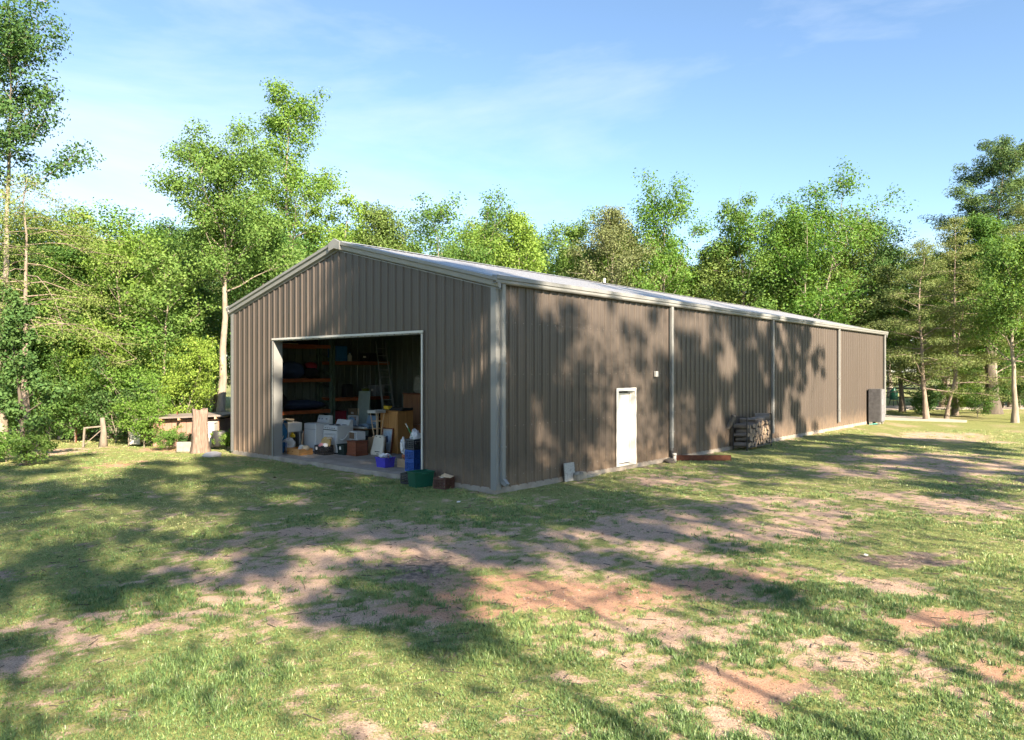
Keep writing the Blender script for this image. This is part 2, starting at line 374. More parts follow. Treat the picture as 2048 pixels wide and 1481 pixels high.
# rake trims on both gables
for xg, sx in ((0, -1), (BL, 1)):
    for side in (0, 1):
        y0, y1 = (-.16, BW / 2) if side == 0 else (BW + .16, BW / 2)
        def zz(y): return EAVE + PITCH * (y if side == 0 else BW - y)
        a = Vector((xg, y0, zz(y0))); b = Vector((xg, y1, zz(y1))); d = b - a
        mb = MB(); prof = [(.0, -.155), (-.045, -.165), (-.105, -.135), (-.115, -.03), (-.155, .0), (-.155, .075), (.10, .09), (.10, .065), (.0, .05)]
        mb.prism([(p[0] * -sx, p[1]) for p in prof], a, (1, 0, 0), (0, 0, 1), d); rk = mb.build('rake_trim', TRIM, barn)
        MB().prism([(-.002 * -sx, -.20), (-.05 * -sx, -.20), (-.05 * -sx, -.178), (-.002 * -sx, -.178)], a + Vector((0, 0, 0)), (1, 0, 0), (0, 0, 1), d).build('rake_angle', TRIM, rk)
    MB().prism([(-.26, -.235), (0, -.172), (.26, -.235), (.26, -.02), (0, .10), (-.26, -.02)], (xg + sx * .10, BW / 2, RIDGE + .03), (0, 1, 0), (0, 0, 1), (sx * .075, 0, 0)).build('peak_box', TRIM, barn)
# corner trims
def corner(x, y, sx, sy):
    mb = MB(); z0, z1 = ZB - .02, EAVE - .12
    mb.box((x + sx * .045, y - sy * .045, (z0 + z1) / 2), (.012, .15, z1 - z0)).box((x - sx * .05, y + sy * .045, (z0 + z1) / 2), (.15, .012, z1 - z0))
    mb.box((x + sx * .025, y + sy * .025, (z0 + z1) / 2 + .001), (.045, .045, z1 - z0)); mb.build('corner_trim', TRIM, barn)
corner(0, 0, -1, -1); corner(0, BW, -1, 1); corner(BL, 0, 1, -1); corner(BL, BW, 1, 1)
# downspouts on the long side, each with straps and a kicked outlet
DARKM = mat('dark_gap', (.03, .03, .03), .8)
ELB = mat('black_plastic', (.035, .035, .038), .5)
for k, bx in enumerate((.13, 7.90, 15.89, 23.95, 31.86)):
    zb = .32; y = -.092
    ds = MB().box((bx, y, (zb + EAVE - .1) / 2), (.115, .095, EAVE - .1 - zb), bev=.012).build('downspout', TRIM, barn)
    for zs in ((2.95, 1.05) if k == 0 else (2.4, .9)): MB().box((bx, y, zs), (.145, .112, .025)).build('strap', TRIM, ds)
    if k == 0: MB().prism([(0, .325), (-.10, .325), (-.21, .22), (-.17, .16), (-.05, .20), (0, .24)], (bx - .05, -.045, 0), (0, 1, 0), (0, 0, 1), (.10, 0, 0)).build('outlet', TRIM, ds)
    if k == 1: MB().tube([(bx, y, .40), (bx, y, .17), (bx, y - .07, .08)], [.062, .058, .052], 10).build('outlet', ELB, ds)
ds = MB().box((.16, BW + .092, 2.3), (.115, .095, 4.2), bev=.012).build('downspout', TRIM, barn)
MB().box((.10, BW + .13, .26), (.15, .12, .16), bev=.03).build('outlet', ELB, ds)
# big doorway: jambs and header
mb = MB().box((.12, OA1 - .001 + .02, (OTOP + SLAB) / 2), (.30, .04, OTOP - SLAB)); jl = mb.build('door_jamb', TRIM, barn)
jr = MB().box((.12, OA0 - .019, (OTOP + SLAB) / 2), (.30, .04, OTOP - SLAB)).build('door_jamb', TRIM, barn)
MB().box((.12, (OA0 + OA1) / 2, OTOP + .022), (.30, OA1 - OA0 + .08, .04)).build('door_header', TRIM, barn)
mb = MB().box((-.05, OA1 + .045, (OTOP + SLAB) / 2), (.02, .06, OTOP - SLAB)); mb.build('door_trim', TRIM, barn)
MB().box((-.05, OA0 - .03, (OTOP + SLAB) / 2), (.02, .05, OTOP - SLAB)).build('door_trim', WHITE, barn)
MB().box((-.05, (OA0 + OA1) / 2, OTOP + .06), (.024, OA1 - OA0 + .16, .055)).build('door_trim', WHITE, barn)
# roller door coiled up behind the header
MB().tube([(.62, OA0 + .1, OTOP + .42), (.62, OA1 - .1, OTOP + .42)], .24, 18).build('rolled_door', LINER, barn)
# personnel door, set back in a deep white frame
pd = empty('side_door', (0, 0, 0), parent=barn)
fz0, fz1 = SLAB - .0, DTOP
mb = MB(); dep = .20
mb.box((D0 + .02, .06, (fz0 + fz1) / 2), (.04, dep + .06, fz1 - fz0)).box((D1b - .02, .06, (fz0 + fz1) / 2), (.04, dep + .06, fz1 - fz0)).box(((D0 + D1b) / 2, .06, fz1 - .02), (D1b - D0 - .08, dep + .06, .04))
mb.box((D0 - .012, -.046, (fz0 + fz1) / 2), (.05, .02, fz1 - fz0)).box((D1b + .012, -.046, (fz0 + fz1) / 2), (.05, .02, fz1 - fz0)).box(((D0 + D1b) / 2, -.046, fz1 + .02), (D1b - D0 + .07, .022, .05))
mb.box((D1b - .055, .105, (fz0 + fz1) / 2 - .02), (.03, .03, fz1 - fz0 - .04)).box((D0 + .055, .105, (fz0 + fz1) / 2 - .02), (.03, .03, fz1 - fz0 - .04))
mb.build('door_frame', mat('door_white', (.68, .68, .66), .4, var=.04), pd)
MB().box(((D0 + D1b) / 2, .02, SLAB + .012), (D1b - D0 - .08, .2, .03)).build('sill', mat('sill_metal', (.5, .48, .44), .5), pd)
DOORW = mat('door_white', (.68, .68, .66), .4, var=.04)
leaf = MB().box(((D0 + D1b) / 2, .148, (SLAB + .04 + DTOP - .1) / 2), (D1b - D0 - .09, .045, DTOP - .12 - SLAB - .03), bev=.004).build('door_leaf', DOORW, pd)
MB().tube([(D0 + .14, .125, 1.10), (D0 + .14, .075, 1.10)], [.018, .03], 12).build('handle', mat('brass', (.5, .38, .16), .35, metal=.9), leaf)
# meter box, roof vent
wb = MB().box((7.0, -.07, 2.68), (.13, .08, .17), bev=.01).build('switch_box', WHITE, barn)
MB().box((7.0, -.115, 2.68), (.07, .012, .10), bev=.003).build('switch_cover', mat('grey_cover', (.45, .45, .45), .5), wb)
vp = MB().tube([(12.5, 5.5, EAVE + PITCH * 5.5 + .02), (12.5, 5.5, EAVE + PITCH * 5.5 + .30)], .05, 12).build('vent_pipe', WHITE, barn)
MB().lathe([(.11, 0), (.10, .03), (.056, .09)], (12.5, 5.5, EAVE + PITCH * 5.5 + .03)).build('vent_boot', ELB, vp)
# inside: partition, side liner, girts, frame columns, purlins
lp = panel_mesh('liner_panel', profile(WL), lambda u: SLAB + .02, lambda u: EAVE - .1, 'x', LINER)
for i in range(7): add(lp, 'liner_panel', (i * WL + .05, BW - .07, 0))
PX = 6.45
for i in range(NG): add(panel_mesh('liner_panel', profile(WG, extra=[BW / 2 - i * WG]), lambda u: SLAB + .01, lambda u, i=i: roof_z(i * WG + u) - .02, 'y', LINER), 'liner_panel', (PX, i * WG, 0))
for z in (1.2, 2.4, 3.6):
    for g0, g1 in (((.15, D0 - .06), (D1b + .06, PX - .15)) if z < DTOP else ((.15, PX - .15),)): MB().box(((g0 + g1) / 2, .09, z), (g1 - g0, .14, .06)).build('girt', RED_OX, barn)
for y in (1.5, 3.0, 4.5, 7.5, 9.0, 10.5): MB().box((PX / 2, y, roof_z(y) - .14), (PX - .1, .06, .2)).build('purlin', RED_OX, barn)
for y in (.22, BW - .32): MB().box((.2, y, 2.35), (.2, .2, 4.5)).build('frame_column', RED_OX, barn)

# small screws along girt lines of the gable and the long wall: fine relief, one mass
sv = []; 
for z in (.35, 1.5, 2.7, 3.9):
    for i in range(int(BL / .305)): sv.append((.1525 + i * WL / 3 - .11, -.004, z))
mbs = MB()
for p in sv[:]: mbs.box(p, (.018, .010, .018))
so = mbs.build('screw_rows', SCREW, barn); so['kind'] = 'stuff'

# ------------------------------------------------------------------ trees
def leaf_mat(name, c1, c2, trans=.38, tcol=None):
    m = bpy.data.materials.new(name); m.use_nodes = True; t = m.node_tree; N = t.nodes; Lk = t.links.new
    b = N['Principled BSDF']; b.inputs['Roughness'].default_value = .6; b.inputs['Specular IOR Level'].default_value = .12
    a = N.new('ShaderNodeAttribute'); a.attribute_name = 'rnd'
    x = N.new('ShaderNodeMix'); x.data_type = 'RGBA'; x.inputs[6].default_value = (*c1, 1); x.inputs[7].default_value = (*c2, 1); Lk(a.outputs['Fac'], x.inputs[0])
    oi = N.new('ShaderNodeObjectInfo'); hs = N.new('ShaderNodeHueSaturation')
    r = N.new('ShaderNodeMapRange'); r.inputs[3].default_value = .485; r.inputs[4].default_value = .515; Lk(oi.outputs['Random'], r.inputs[0]); Lk(r.outputs[0], hs.inputs['Hue'])
    r2 = N.new('ShaderNodeMapRange'); r2.inputs[3].default_value = 1.15; r2.inputs[4].default_value = .82; Lk(oi.outputs['Random'], r2.inputs[0]); Lk(r2.outputs[0], hs.inputs['Value'])
    Lk(x.outputs[2], hs.inputs['Color']); Lk(hs.outputs[0], b.inputs['Base Color'])
    tr = N.new('ShaderNodeBsdfTranslucent'); mm = N.new('ShaderNodeMix'); mm.data_type = 'RGBA'; mm.blend_type = 'MULTIPLY'; mm.inputs[0].default_value = 1; mm.inputs[7].default_value = (1.35, 1.25, .5, 1)
    Lk(hs.outputs[0], mm.inputs[6]); Lk(mm.outputs[2], tr.inputs['Color'])
    ms = N.new('ShaderNodeMixShader'); ms.inputs[0].default_value = trans; Lk(b.outputs[0], ms.inputs[1]); Lk(tr.outputs[0], ms.inputs[2]); Lk(ms.outputs[0], N['Material Output'].inputs['Surface'])
    return m
LF = dict(lime=leaf_mat('leaf_lime', (0.1200, 0.2365, 0.0405), (0.2160, 0.3354, 0.0810)), mid=leaf_mat('leaf_mid_green', (0.0840, 0.1806, 0.0432), (0.1600, 0.2666, 0.0720)),
          dark=leaf_mat('leaf_dark_green', (0.0576, 0.1290, 0.0414), (0.1200, 0.2064, 0.0648), .3), olive=leaf_mat('leaf_olive', (0.1080, 0.1763, 0.0468), (0.1920, 0.2666, 0.0810), .3),
          brown=leaf_mat('leaf_brownish', (0.1360, 0.1634, 0.0702), (0.2080, 0.2365, 0.1080), .25), cedar=leaf_mat('leaf_cedar', (0.1200, 0.1720, 0.0585), (0.2080, 0.2494, 0.0945), .2),
          pine=leaf_mat('leaf_pine', (0.0720, 0.1376, 0.0540), (0.1440, 0.2150, 0.0810), .2), yellow=leaf_mat('leaf_yellow_green', (0.1360, 0.2494, 0.0378), (0.2480, 0.3612, 0.0810)))
BARK = dict(grey=mat('bark_grey', (.15, .125, .10), .95, scale=7, bump=.8, bscale=18, stretch=(1, 1, .25), col2=(.30, .265, .22)),
            pale=mat('bark_pale', (.16, .13, .10), .95, scale=5, bump=.6, bscale=18, stretch=(1, 1, .35), col2=(.33, .285, .235)),
            dark=mat('bark_dark', (.06, .05, .042), .95, scale=7, bump=.9, bscale=18, stretch=(1, 1, .25), col2=(.13, .11, .09)),
            red=mat('bark_reddish', (.15, .115, .09), .95, scale=7, bump=.8, bscale=18, stretch=(1, 1, .25), col2=(.30, .245, .20)))
def rings(pts, rad, seg):
    pts = np.asarray(pts, float); rad = np.asarray(rad, float); n = len(pts)
    t = np.gradient(pts, axis=0); t /= np.linalg.norm(t, axis=1)[:, None] + 1e-9
    ref = np.where(np.abs(t[:, 2:3]) > .9, np.array([[1., 0, 0]]), np.array([[0., 0, 1]])); 
    if np.abs(t[0, 2]) > .6: ref = np.tile([[1., 0, 0]], (n, 1))
    else: ref = np.tile([[0., 0, 1]], (n, 1))
    a = np.cross(t, ref); a /= np.linalg.norm(a, axis=1)[:, None] + 1e-9; b = np.cross(t, a)
    th = np.arange(seg) * 2 * np.pi / seg
    V = pts[:, None] + rad[:, None, None] * (a[:, None] * np.cos(th)[None, :, None] + b[:, None] * np.sin(th)[None, :, None])
    i = (np.arange(n - 1)[:, None] * seg + np.arange(seg)[None]).ravel(); j = (np.arange(n - 1)[:, None] * seg + (np.arange(seg)[None] + 1) % seg).ravel()
    return V.reshape(-1, 3), np.stack([i, j, j + seg, i + seg], 1)
def leaf_cards(C, rg, size, elong=.62, up=.55, nrm=None):
    n = len(C); nn = rg.normal(size=(n, 3)) * .62
    nn = nn + (nrm * .85 if nrm is not None else 0) + np.array([0, 0, .45]); nn /= np.linalg.norm(nn, axis=1)[:, None]
    t = np.cross(nn, rg.normal(size=(n, 3))); t /= np.linalg.norm(t, axis=1)[:, None] + 1e-9; b = np.cross(nn, t)
    s = size * rg.uniform(.65, 1.3, n)[:, None]
    V = np.stack([C - t * s * .5, C + b * s * .5 * elong + nn * s * .12, C + t * s * .5, C - b * s * .5 * elong + nn * s * .12], 1).reshape(-1, 3)
    return V, np.arange(4 * n).reshape(-1, 4), np.repeat(rg.uniform(0, 1, n), 4)
def gen_tree(seed, H, base=.4, Rr=2.5, nl=26, leaves=12000, leaf=.17, tr=.2, style='broad', lean=(0, 0), forks=1, csize=.55, twig=3, snag=0, elong=.62, tw=1.2, ends=(.5, 1.)):
    """tapered trunk(s) with wobble, limbs, twigs, and leaf clumps carried on the twigs"""
    rg = np.random.default_rng(seed); TV, TF, off = [], [], 0
    clumps = []
    def addt(p, r, seg):
        nonlocal off
        v, f = rings(p, r, seg); TV.append(v); TF.append(f + off); off += len(v)
    stems = []
    for k in range(forks):
        n = 10; h = np.linspace(0, 1, n)
        hk = H * (1 if k == 0 else rg.uniform(.78, .97)); az = rg.uniform(0, 6.28); spread = 0 if forks == 1 else Rr * .55
        if forks > 1: az = k * 6.283 / forks + rg.uniform(-.4, .4)
        x = np.cumsum(rg.normal(0, .012 * H, n)) * h + lean[0] * h + np.cos(az) * spread * sstep(.12, 1, h)
        y = np.cumsum(rg.normal(0, .012 * H, n)) * h + lean[1] * h + np.sin(az) * spread * sstep(.12, 1, h)
        p = np.stack([x, y, h * hk], 1); p[0, :2] = 0; p[0, 2] = -.15
        r = tr * (1 - .93 * h ** .85) / (1 if forks == 1 else forks ** .4); r[0] *= 1.5
        addt(p, r, 8); stems.append((p, r, hk))
    def at(p, f):
        x = f * (len(p) - 1); i = min(int(x), len(p) - 2); return p[i] + (p[i + 1] - p[i]) * (x - i)
    for k in range(nl):
        p, r, hk = stems[k % forks]
        f = base + (1 - base) * ((k + rg.uniform(0, 1)) / nl) ** .9; f = min(f, .985)
        g = (f - base) / (1 - base)
        if style == 'broad': prof = (.55 + .9 * g - 1.25 * g ** 2.2); el = rg.uniform(.25, .75) + .5 * g; curve = .25
        elif style == 'tall': prof = .95 * (1 - .45 * g) * rg.choice([1.3, .95, .6]); el = rg.uniform(.15, .75) + .35 * g; curve = .25
        elif style == 'cedar': prof = ((1 - g) ** .8 + .10) * rg.uniform(.7, 1.25); el = rg.uniform(-.1, .6); curve = -.12
        elif style == 'droop': prof = (1 - g) ** .6 + .08; el = rg.uniform(.05, .4); curve = -.55
        elif style == 'pine': prof = (.35 + 1.6 * g - 1.75 * g ** 1.6) + .12; el = rg.uniform(.0, .4) + .45 * g; curve = .12
        else: prof = .8 + .35 * rg.uniform(-1, 1); el = rg.uniform(.1, .9); curve = .1
        ln = max(.25, Rr * prof * rg.uniform(.75, 1.2)); az = k * 2.39996 + rg.uniform(-.5, .5)
        o = at(p, f); d = np.array([math.cos(az) * math.cos(el), math.sin(az) * math.cos(el), math.sin(el)])
        m = 5; u = np.linspace(0, 1, m)[:, None]
        lp_ = o + d * ln * u + np.array([0, 0, 1.]) * curve * ln * u ** 2 + np.cumsum(rg.normal(0, .045 * ln, (m, 3)), 0) * u
        r0 = max(.010, np.interp(f, np.linspace(0, 1, len(r)), r) * .42)
        addt(lp_, r0 * (1 - .85 * u[:, 0]), 5)
        if snag and k >= nl - snag:
            continue
        nt = twig + int(ln * tw)
        for q in range(nt):
            w = rg.uniform(.3, 1.0) if q else 1.0
            c = at(lp_, w); tl = ln * .38 * rg.uniform(.5, 1.1) * (1.15 - .5 * w)
            a2 = rg.uniform(0, 6.28); e2 = rg.uniform(-.3, .8) if style in ('broad', 'tall', 'shrub') else rg.uniform(-.25, .25)
            if style == 'droop': e2 = rg.uniform(-.7, .05)
            d2 = np.array([math.cos(a2) * math.cos(e2), math.sin(a2) * math.cos(e2), math.sin(e2)]) + d * .5
            e = c + d2 * tl
            addt(np.stack([c, (c + e) / 2 + rg.normal(0, .04 * tl, 3), e]), np.array([.016, .011, .005]) * (.7 + tr * 2), 3)
            for s_ in ends: clumps.append((c + (e - c) * s_, csize * rg.uniform(.55, 1.2) * (.8 + .2 * min(2, ln))))
        clumps.append((lp_[-1], csize * rg.uniform(.6, 1.1)))
    for p, r, hk in stems: clumps.append((p[-1], csize * .8)); clumps.append((p[-2], csize))
    cc = np.array([c for c, _ in clumps]); cr_ = np.array([r for _, r in clumps])
    w = cr_ ** 2.2; w /= w.sum(); cnt = rg.multinomial(int(leaves), w); idx = np.repeat(np.arange(len(cc)), cnt)
    v = rg.normal(size=(len(idx), 3)); v /= np.linalg.norm(v, axis=1)[:, None]; v *= rg.uniform(0, 1, len(idx))[:, None] ** .45
    fl = {'cedar': (1.2, 1.2, .55), 'droop': (1.25, 1.25, .5), 'pine': (1.0, 1.0, .62)}.get(style, (1.05, 1.05, .78))
    C = cc[idx] + v * cr_[idx][:, None] * np.array(fl)
    C[:, 2] = np.maximum(C[:, 2], .03)
    LV, LFc, rn = leaf_cards(C, rg, leaf, elong, nrm=v / (np.linalg.norm(v, axis=1)[:, None] + 1e-6))
    cl = rg.uniform(-.25, .25, len(cc))[idx]; rn = np.clip(rn + np.repeat(cl, 4), 0, 1)
    return (np.concatenate(TV), np.concatenate(TF)), (LV, LFc, rn)
PROTO = {}
def proto(key, bark, lf, **k):
    (tv, tf), (lv, lfc, rn) = gen_tree(**k)
    t = np_mesh('trunk', tv, tf, BARK[bark], smooth=True); c = np_mesh('crown', lv, lfc, LF[lf], attrs={'rnd': rn})
    PROTO[key] = (t.data, c.data)
    bpy.data.objects.remove(t); bpy.data.objects.remove(c)
def tree(key, x, y, label, cat='tree', name='broadleaf_tree', sc=1., rz=0., lf=None, group=None, sxy=None, z=0., tname='trunk', bark=None):
    r = empty(name, (x, y, z), rz); s = sxy if sxy else sc; r.scale = (s, s, sc); tag(r, label, cat, group)
    for me, nm in zip(PROTO[key], (tname, 'crown')):
        o = bpy.data.objects.new(nm, me); COL.objects.link(o); o.parent = r
        mtl = LF[lf] if (lf and nm == 'crown') else (BARK[bark] if bark and nm == tname else None)
        if mtl: o.material_slots[0].link = 'OBJECT'; o.material_slots[0].material = mtl
    return r
def tx(px, d): return (px - 1024) / 1450 * d
def hz(py, d): return CAM_Z + (740.5 - py) / 1450 * d
def solo(px, d, ytop, label, bark, lf, name='broadleaf_tree', **k):
    """one tree of its own shape standing at distance d"""
    H = hz(ytop, d) * {'tall': .85, 'broad': .90, 'pine': .93}.get(k.get('style'), .97); key = 'solo%d' % len(PROTO); proto(key, bark, lf, H=H, **k); return tree(key, tx(px, d), d, label, name=name)

# trees one can single out, left to right
solo(2, 29, -60, 'very tall sparse tree at the left edge of the yard, crown reaching into blue sky', 'pale', 'dark', seed=1, base=.58, Rr=2.5, nl=34, leaves=15600, leaf=0.134, tr=.19, style='tall', csize=.55, lean=(.3, 0))
solo(55, 26.5, 335, 'drooping olive-green tree with bare reddish trunk at the left edge', 'red', 'olive', name='drooping_tree', seed=2, base=.42, Rr=4.0, nl=42, leaves=20800, leaf=0.092, tr=.15, style='droop', csize=.5, elong=.4)
solo(48, 21.4, 560, 'slim dark green sapling nearest the viewer at the left, leafy from its foot up', 'dark', 'dark', name='sapling_tree', seed=3, base=.18, Rr=.78, nl=24, leaves=6200, leaf=0.109, tr=.085, style='tall', csize=.34)
solo(438, 29.6, 235, 'tall tree with long pale bare trunk just left of the barn', 'pale', 'mid', seed=4, base=.52, Rr=2.5, nl=40, leaves=36000, leaf=0.109, tr=.21, style='tall', csize=.56, lean=(.35, 0))
solo(602, 39, 105, 'tallest bright green tree above the left roof slope', 'pale', 'lime', seed=5, base=.50, Rr=2.5, nl=32, leaves=18200, leaf=0.134, tr=.20, style='tall', csize=.62, lean=(-.7, 0))
solo(640, 41, 290, 'twin-stemmed tree with bare snag tips behind the roof peak', 'grey', 'lime', seed=6, base=.48, Rr=2.1, nl=26, leaves=10400, leaf=0.160, tr=.20, style='tall', csize=.55, forks=2, snag=4)
solo(550, 32, 425, 'dense dark round-topped tree left of the roof peak', 'grey', 'mid', seed=7, base=.15, Rr=2.6, nl=34, leaves=22100, leaf=0.109, tr=.17, style='broad', csize=.62)
solo(772, 42, 400, 'round bushy tree rising behind the roof right of the peak', 'grey', 'olive', seed=8, base=.25, Rr=3.2, nl=36, leaves=22100, leaf=0.134, tr=.2, style='broad', csize=.68)
solo(930, 44, 348, 'open forked tree with three rising limbs behind the roof', 'grey', 'mid', seed=9, base=.35, Rr=3.0, nl=30, leaves=13000, leaf=0.151, tr=.22, style='tall', csize=.58, forks=3)
solo(1035, 45, 410, 'bright green crown next right of the forked tree', 'grey', 'lime', seed=10, base=.25, Rr=2.8, nl=32, leaves=18200, leaf=0.151, tr=.18, style='broad', csize=.66)
solo(1140, 50, 402, 'pointed green treetop above the middle of the roof', 'grey', 'mid', seed=11, base=.3, Rr=2.6, nl=30, leaves=15600, leaf=0.160, tr=.18, style='tall', csize=.7)
solo(1222, 48, 402, 'brownish broad treetop above the middle of the roof', 'grey', 'brown', seed=12, base=.25, Rr=3.4, nl=36, leaves=22100, leaf=0.143, tr=.2, style='broad', csize=.7)
solo(1322, 50, 362, 'bright green tree with a narrow raised top behind the roof middle', 'grey', 'lime', seed=13, base=.3, Rr=3.4, nl=34, leaves=19500, leaf=0.168, tr=.22, style='tall', csize=.75)
solo(1452, 52, 430, 'thin half-bare tree with pale trunk behind the roof', 'pale', 'mid', seed=14, base=.5, Rr=2.0, nl=22, leaves=4160, leaf=0.151, tr=.13, style='tall', csize=.5, snag=5)
solo(1492, 50, 335, 'slender green tree left of the big forked tree behind the roof', 'pale', 'mid', seed=15, base=.35, Rr=2.4, nl=30, leaves=12350, leaf=0.168, tr=.17, style='tall', csize=.62, snag=2)
solo(1608, 50, 318, 'big forked bright green tree rising highest behind the roof', 'grey', 'lime', seed=16, base=.30, Rr=4.3, nl=40, leaves=23400, leaf=0.176, tr=.26, style='tall', csize=.8, forks=3)
solo(1735, 53, 440, 'dark spreading oak behind the far end of the roof', 'dark', 'dark', name='oak_tree', seed=17, base=.28, Rr=4.4, nl=38, leaves=19500, leaf=0.143, tr=.30, style='broad', csize=.7, lean=(1.2, 0))
solo(1853, 41, 470, 'yellowish cedar with slim bare grey trunk right of the barn end', 'red', 'cedar', name='cedar_tree', seed=18, base=.16, Rr=2.5, nl=58, leaves=26325, leaf=0.101, tr=.14, style='cedar', csize=.42, elong=.35, lean=(-.6, 0))
solo(1910, 45, 425, 'taller olive cedar behind the slim grey-trunked one', 'red', 'cedar', name='cedar_tree', seed=19, base=.16, Rr=2.8, nl=58, leaves=28080, leaf=0.109, tr=.16, style='cedar', csize=.48, elong=.35)
solo(1985, 49, 280, 'tall pine rising highest at the right edge', 'grey', 'pine', name='pine_tree', seed=20, base=.42, Rr=4.2, nl=50, leaves=43940, leaf=0.202, tr=.24, style='pine', csize=.62, elong=.26)
solo(1892, 42, 600, 'thin leaning crooked tree between the cedars', 'red', 'cedar', name='cedar_tree', seed=21, base=.5, Rr=1.5, nl=22, leaves=5850, leaf=0.101, tr=.11, style='cedar', csize=.36, elong=.35, lean=(1.3, 0))
solo(1986, 46.5, 430, 'stout tree with very dark trunk under the tall pine', 'dark', 'mid', seed=22, base=.35, Rr=3.4, nl=34, leaves=23660, leaf=0.143, tr=.42, style='broad', csize=.66)
solo(2030, 38.5, 470, 'grey-trunked tree at the right edge of the yard', 'pale', 'mid', seed=23, base=.32, Rr=3.0, nl=34, leaves=21970, leaf=0.126, tr=.15, style='broad', csize=.58)
solo(2075, 40, 380, 'olive cedar cut by the right edge of the picture', 'red', 'cedar', name='cedar_tree', seed=24, base=.16, Rr=3.0, nl=58, leaves=24570, leaf=0.109, tr=.16, style='cedar', csize=.48, elong=.35)

solo(326, 29.3, 470, 'slim pale-trunked tree in front of the wood above the shed', 'pale', 'mid', seed=31, base=.55, Rr=1.7, nl=22, leaves=5200, leaf=.125, tr=.10, style='tall', csize=.42)
solo(218, 29.8, 430, 'slim pale-trunked tree in front of the wood above the old gate post', 'pale', 'lime', seed=32, base=.55, Rr=1.8, nl=22, leaves=5200, leaf=.125, tr=.11, style='tall', csize=.42, lean=(.5, 0))
solo(122, 29.6, 520, 'thin grey-trunked tree between the drooping tree and the gate post', 'pale', 'lime', seed=33, base=.5, Rr=1.6, nl=20, leaves=4500, leaf=.125, tr=.09, style='tall', csize=.42, lean=(-.3, 0))
# filler kinds for the woods
proto('w1', 'grey', 'mid', seed=51, H=11, base=.18, Rr=3.0, nl=38, leaves=21000, leaf=.145, tr=.16, style='broad', csize=.66)
proto('w2', 'pale', 'lime', seed=52, H=12, base=.25, Rr=2.6, nl=36, leaves=18000, leaf=.15, tr=.15, style='tall', csize=.72)
proto('w3', 'grey', 'dark', seed=53, H=10, base=.08, Rr=2.6, nl=40, leaves=20000, leaf=.13, tr=.14, style='broad', csize=.62)
proto('w4', 'red', 'cedar', seed=54, H=9, base=.12, Rr=2.3, nl=48, leaves=13000, leaf=.13, tr=.13, style='cedar', csize=.45, elong=.4)
proto('s1', 'grey', 'mid', seed=55, H=2.6, base=.05, Rr=1.5, nl=30, leaves=6500, leaf=.12, tr=.05, style='shrub', csize=.42, forks=4)
proto('s2', 'grey', 'lime', seed=56, H=1.4, base=.05, Rr=1.0, nl=24, leaves=3600, leaf=.11, tr=.03, style='shrub', csize=.32, forks=4)
proto('u1', 'grey', 'mid', seed=57, H=5.5, base=.05, Rr=2.1, nl=38, leaves=16000, leaf=.12, tr=.08, style='broad', csize=.58, forks=2)
ORD = ['leftmost', 'second', 'third', 'fourth', 'fifth', 'sixth', 'seventh', 'eighth', 'ninth', 'tenth', 'eleventh', 'twelfth', 'thirteenth', 'fourteenth', 'fifteenth', 'sixteenth']
def wood(n, pxr, dr, keys, hr, label, group, seed, avoid=None, cat='tree', name='woodland_tree', cols=('mid', 'lime', 'olive', 'dark')):
    rg = random.Random(seed)
    for i in range(n):
        px = pxr[0] + (pxr[1] - pxr[0]) * (i + rg.uniform(.1, .9)) / n
        if 415 < px < 475 and dr[0] < 36: px -= 70
        d = rg.uniform(*dr); k = rg.choice(keys)
        h0 = {'w1': 11, 'w2': 12, 'w3': 10, 'w4': 9, 's1': 2.6, 's2': 1.4, 'u1': 5.5}[k]; s = rg.uniform(*hr) / h0
        tree(k, tx(px, d), d, label % ORD[i] if '%s' in label else label, cat=cat, name=name, sc=s, rz=rg.uniform(0, 6.28), lf=None if k == 'w4' else rg.choice(cols), group=group, sxy=max(s, .8) * 1.2 if h0 > 6 else s)
GL = 'woodland trees along the left side of the yard'
wood(9, (-60, 470), (30, 36), ('w2', 'w2', 'w1', 'w3'), (7.4, 8.8), 'front-row leafy tree of the left wood, %s counted from the left', GL, 1)
wood(10, (-160, 560), (37, 46), ('w1', 'w2', 'w4'), (8.8, 10.6), 'second-row tree of the left wood, %s counted from the left', 'second row of the left wood', 2)
wood(9, (-220, 640), (48, 62), ('w1', 'w3'), (10.5, 12.8), 'tree deep in the left wood, %s counted from the left', 'trees deep in the left wood', 3, cols=('mid', 'dark', 'olive'))
wood(9, (-40, 470), (28.8, 32), ('u1',), (3.6, 6.2), 'low understorey tree edging the left wood, %s counted from the left', 'understorey along the left wood', 4, name='understorey_tree', cols=('mid', 'lime', 'yellow', 'mid'))
wood(16, (490, 1740), (50, 57), ('w1', 'w2', 'w3', 'w1'), (10, 13), 'tree in the belt just behind the barn roof, %s counted from the left', 'trees in the belt behind the barn', 5)
wood(16, (520, 1800), (62, 76), ('w1', 'w3'), (11.5, 15.5), 'hazy far tree behind the barn belt, %s counted from the left', 'far trees behind the barn', 6, cols=('mid', 'dark', 'brown'))
wood(13, (1790, 2330), (47, 60), ('w4', 'w1', 'w1', 'w2'), (9.5, 13.5), 'tree in the loose wood right of the barn, %s counted from the left', 'trees in the wood on the right', 7, cols=('mid', 'dark', 'olive'))
wood(5, (1925, 2200), (49, 56), ('u1',), (4.5, 6.5), 'low understorey tree in the right wood, %s counted from the left', 'understorey of the right wood', 12, name='understorey_tree', cols=('mid', 'lime', 'dark'))
wood(16, (1700, 2650), (98, 125), ('w1', 'w3', 'w2'), (13, 18), 'distant tree beyond the right pasture, %s counted from the left', 'distant trees beyond the pasture', 8, cols=('mid', 'dark', 'olive'))
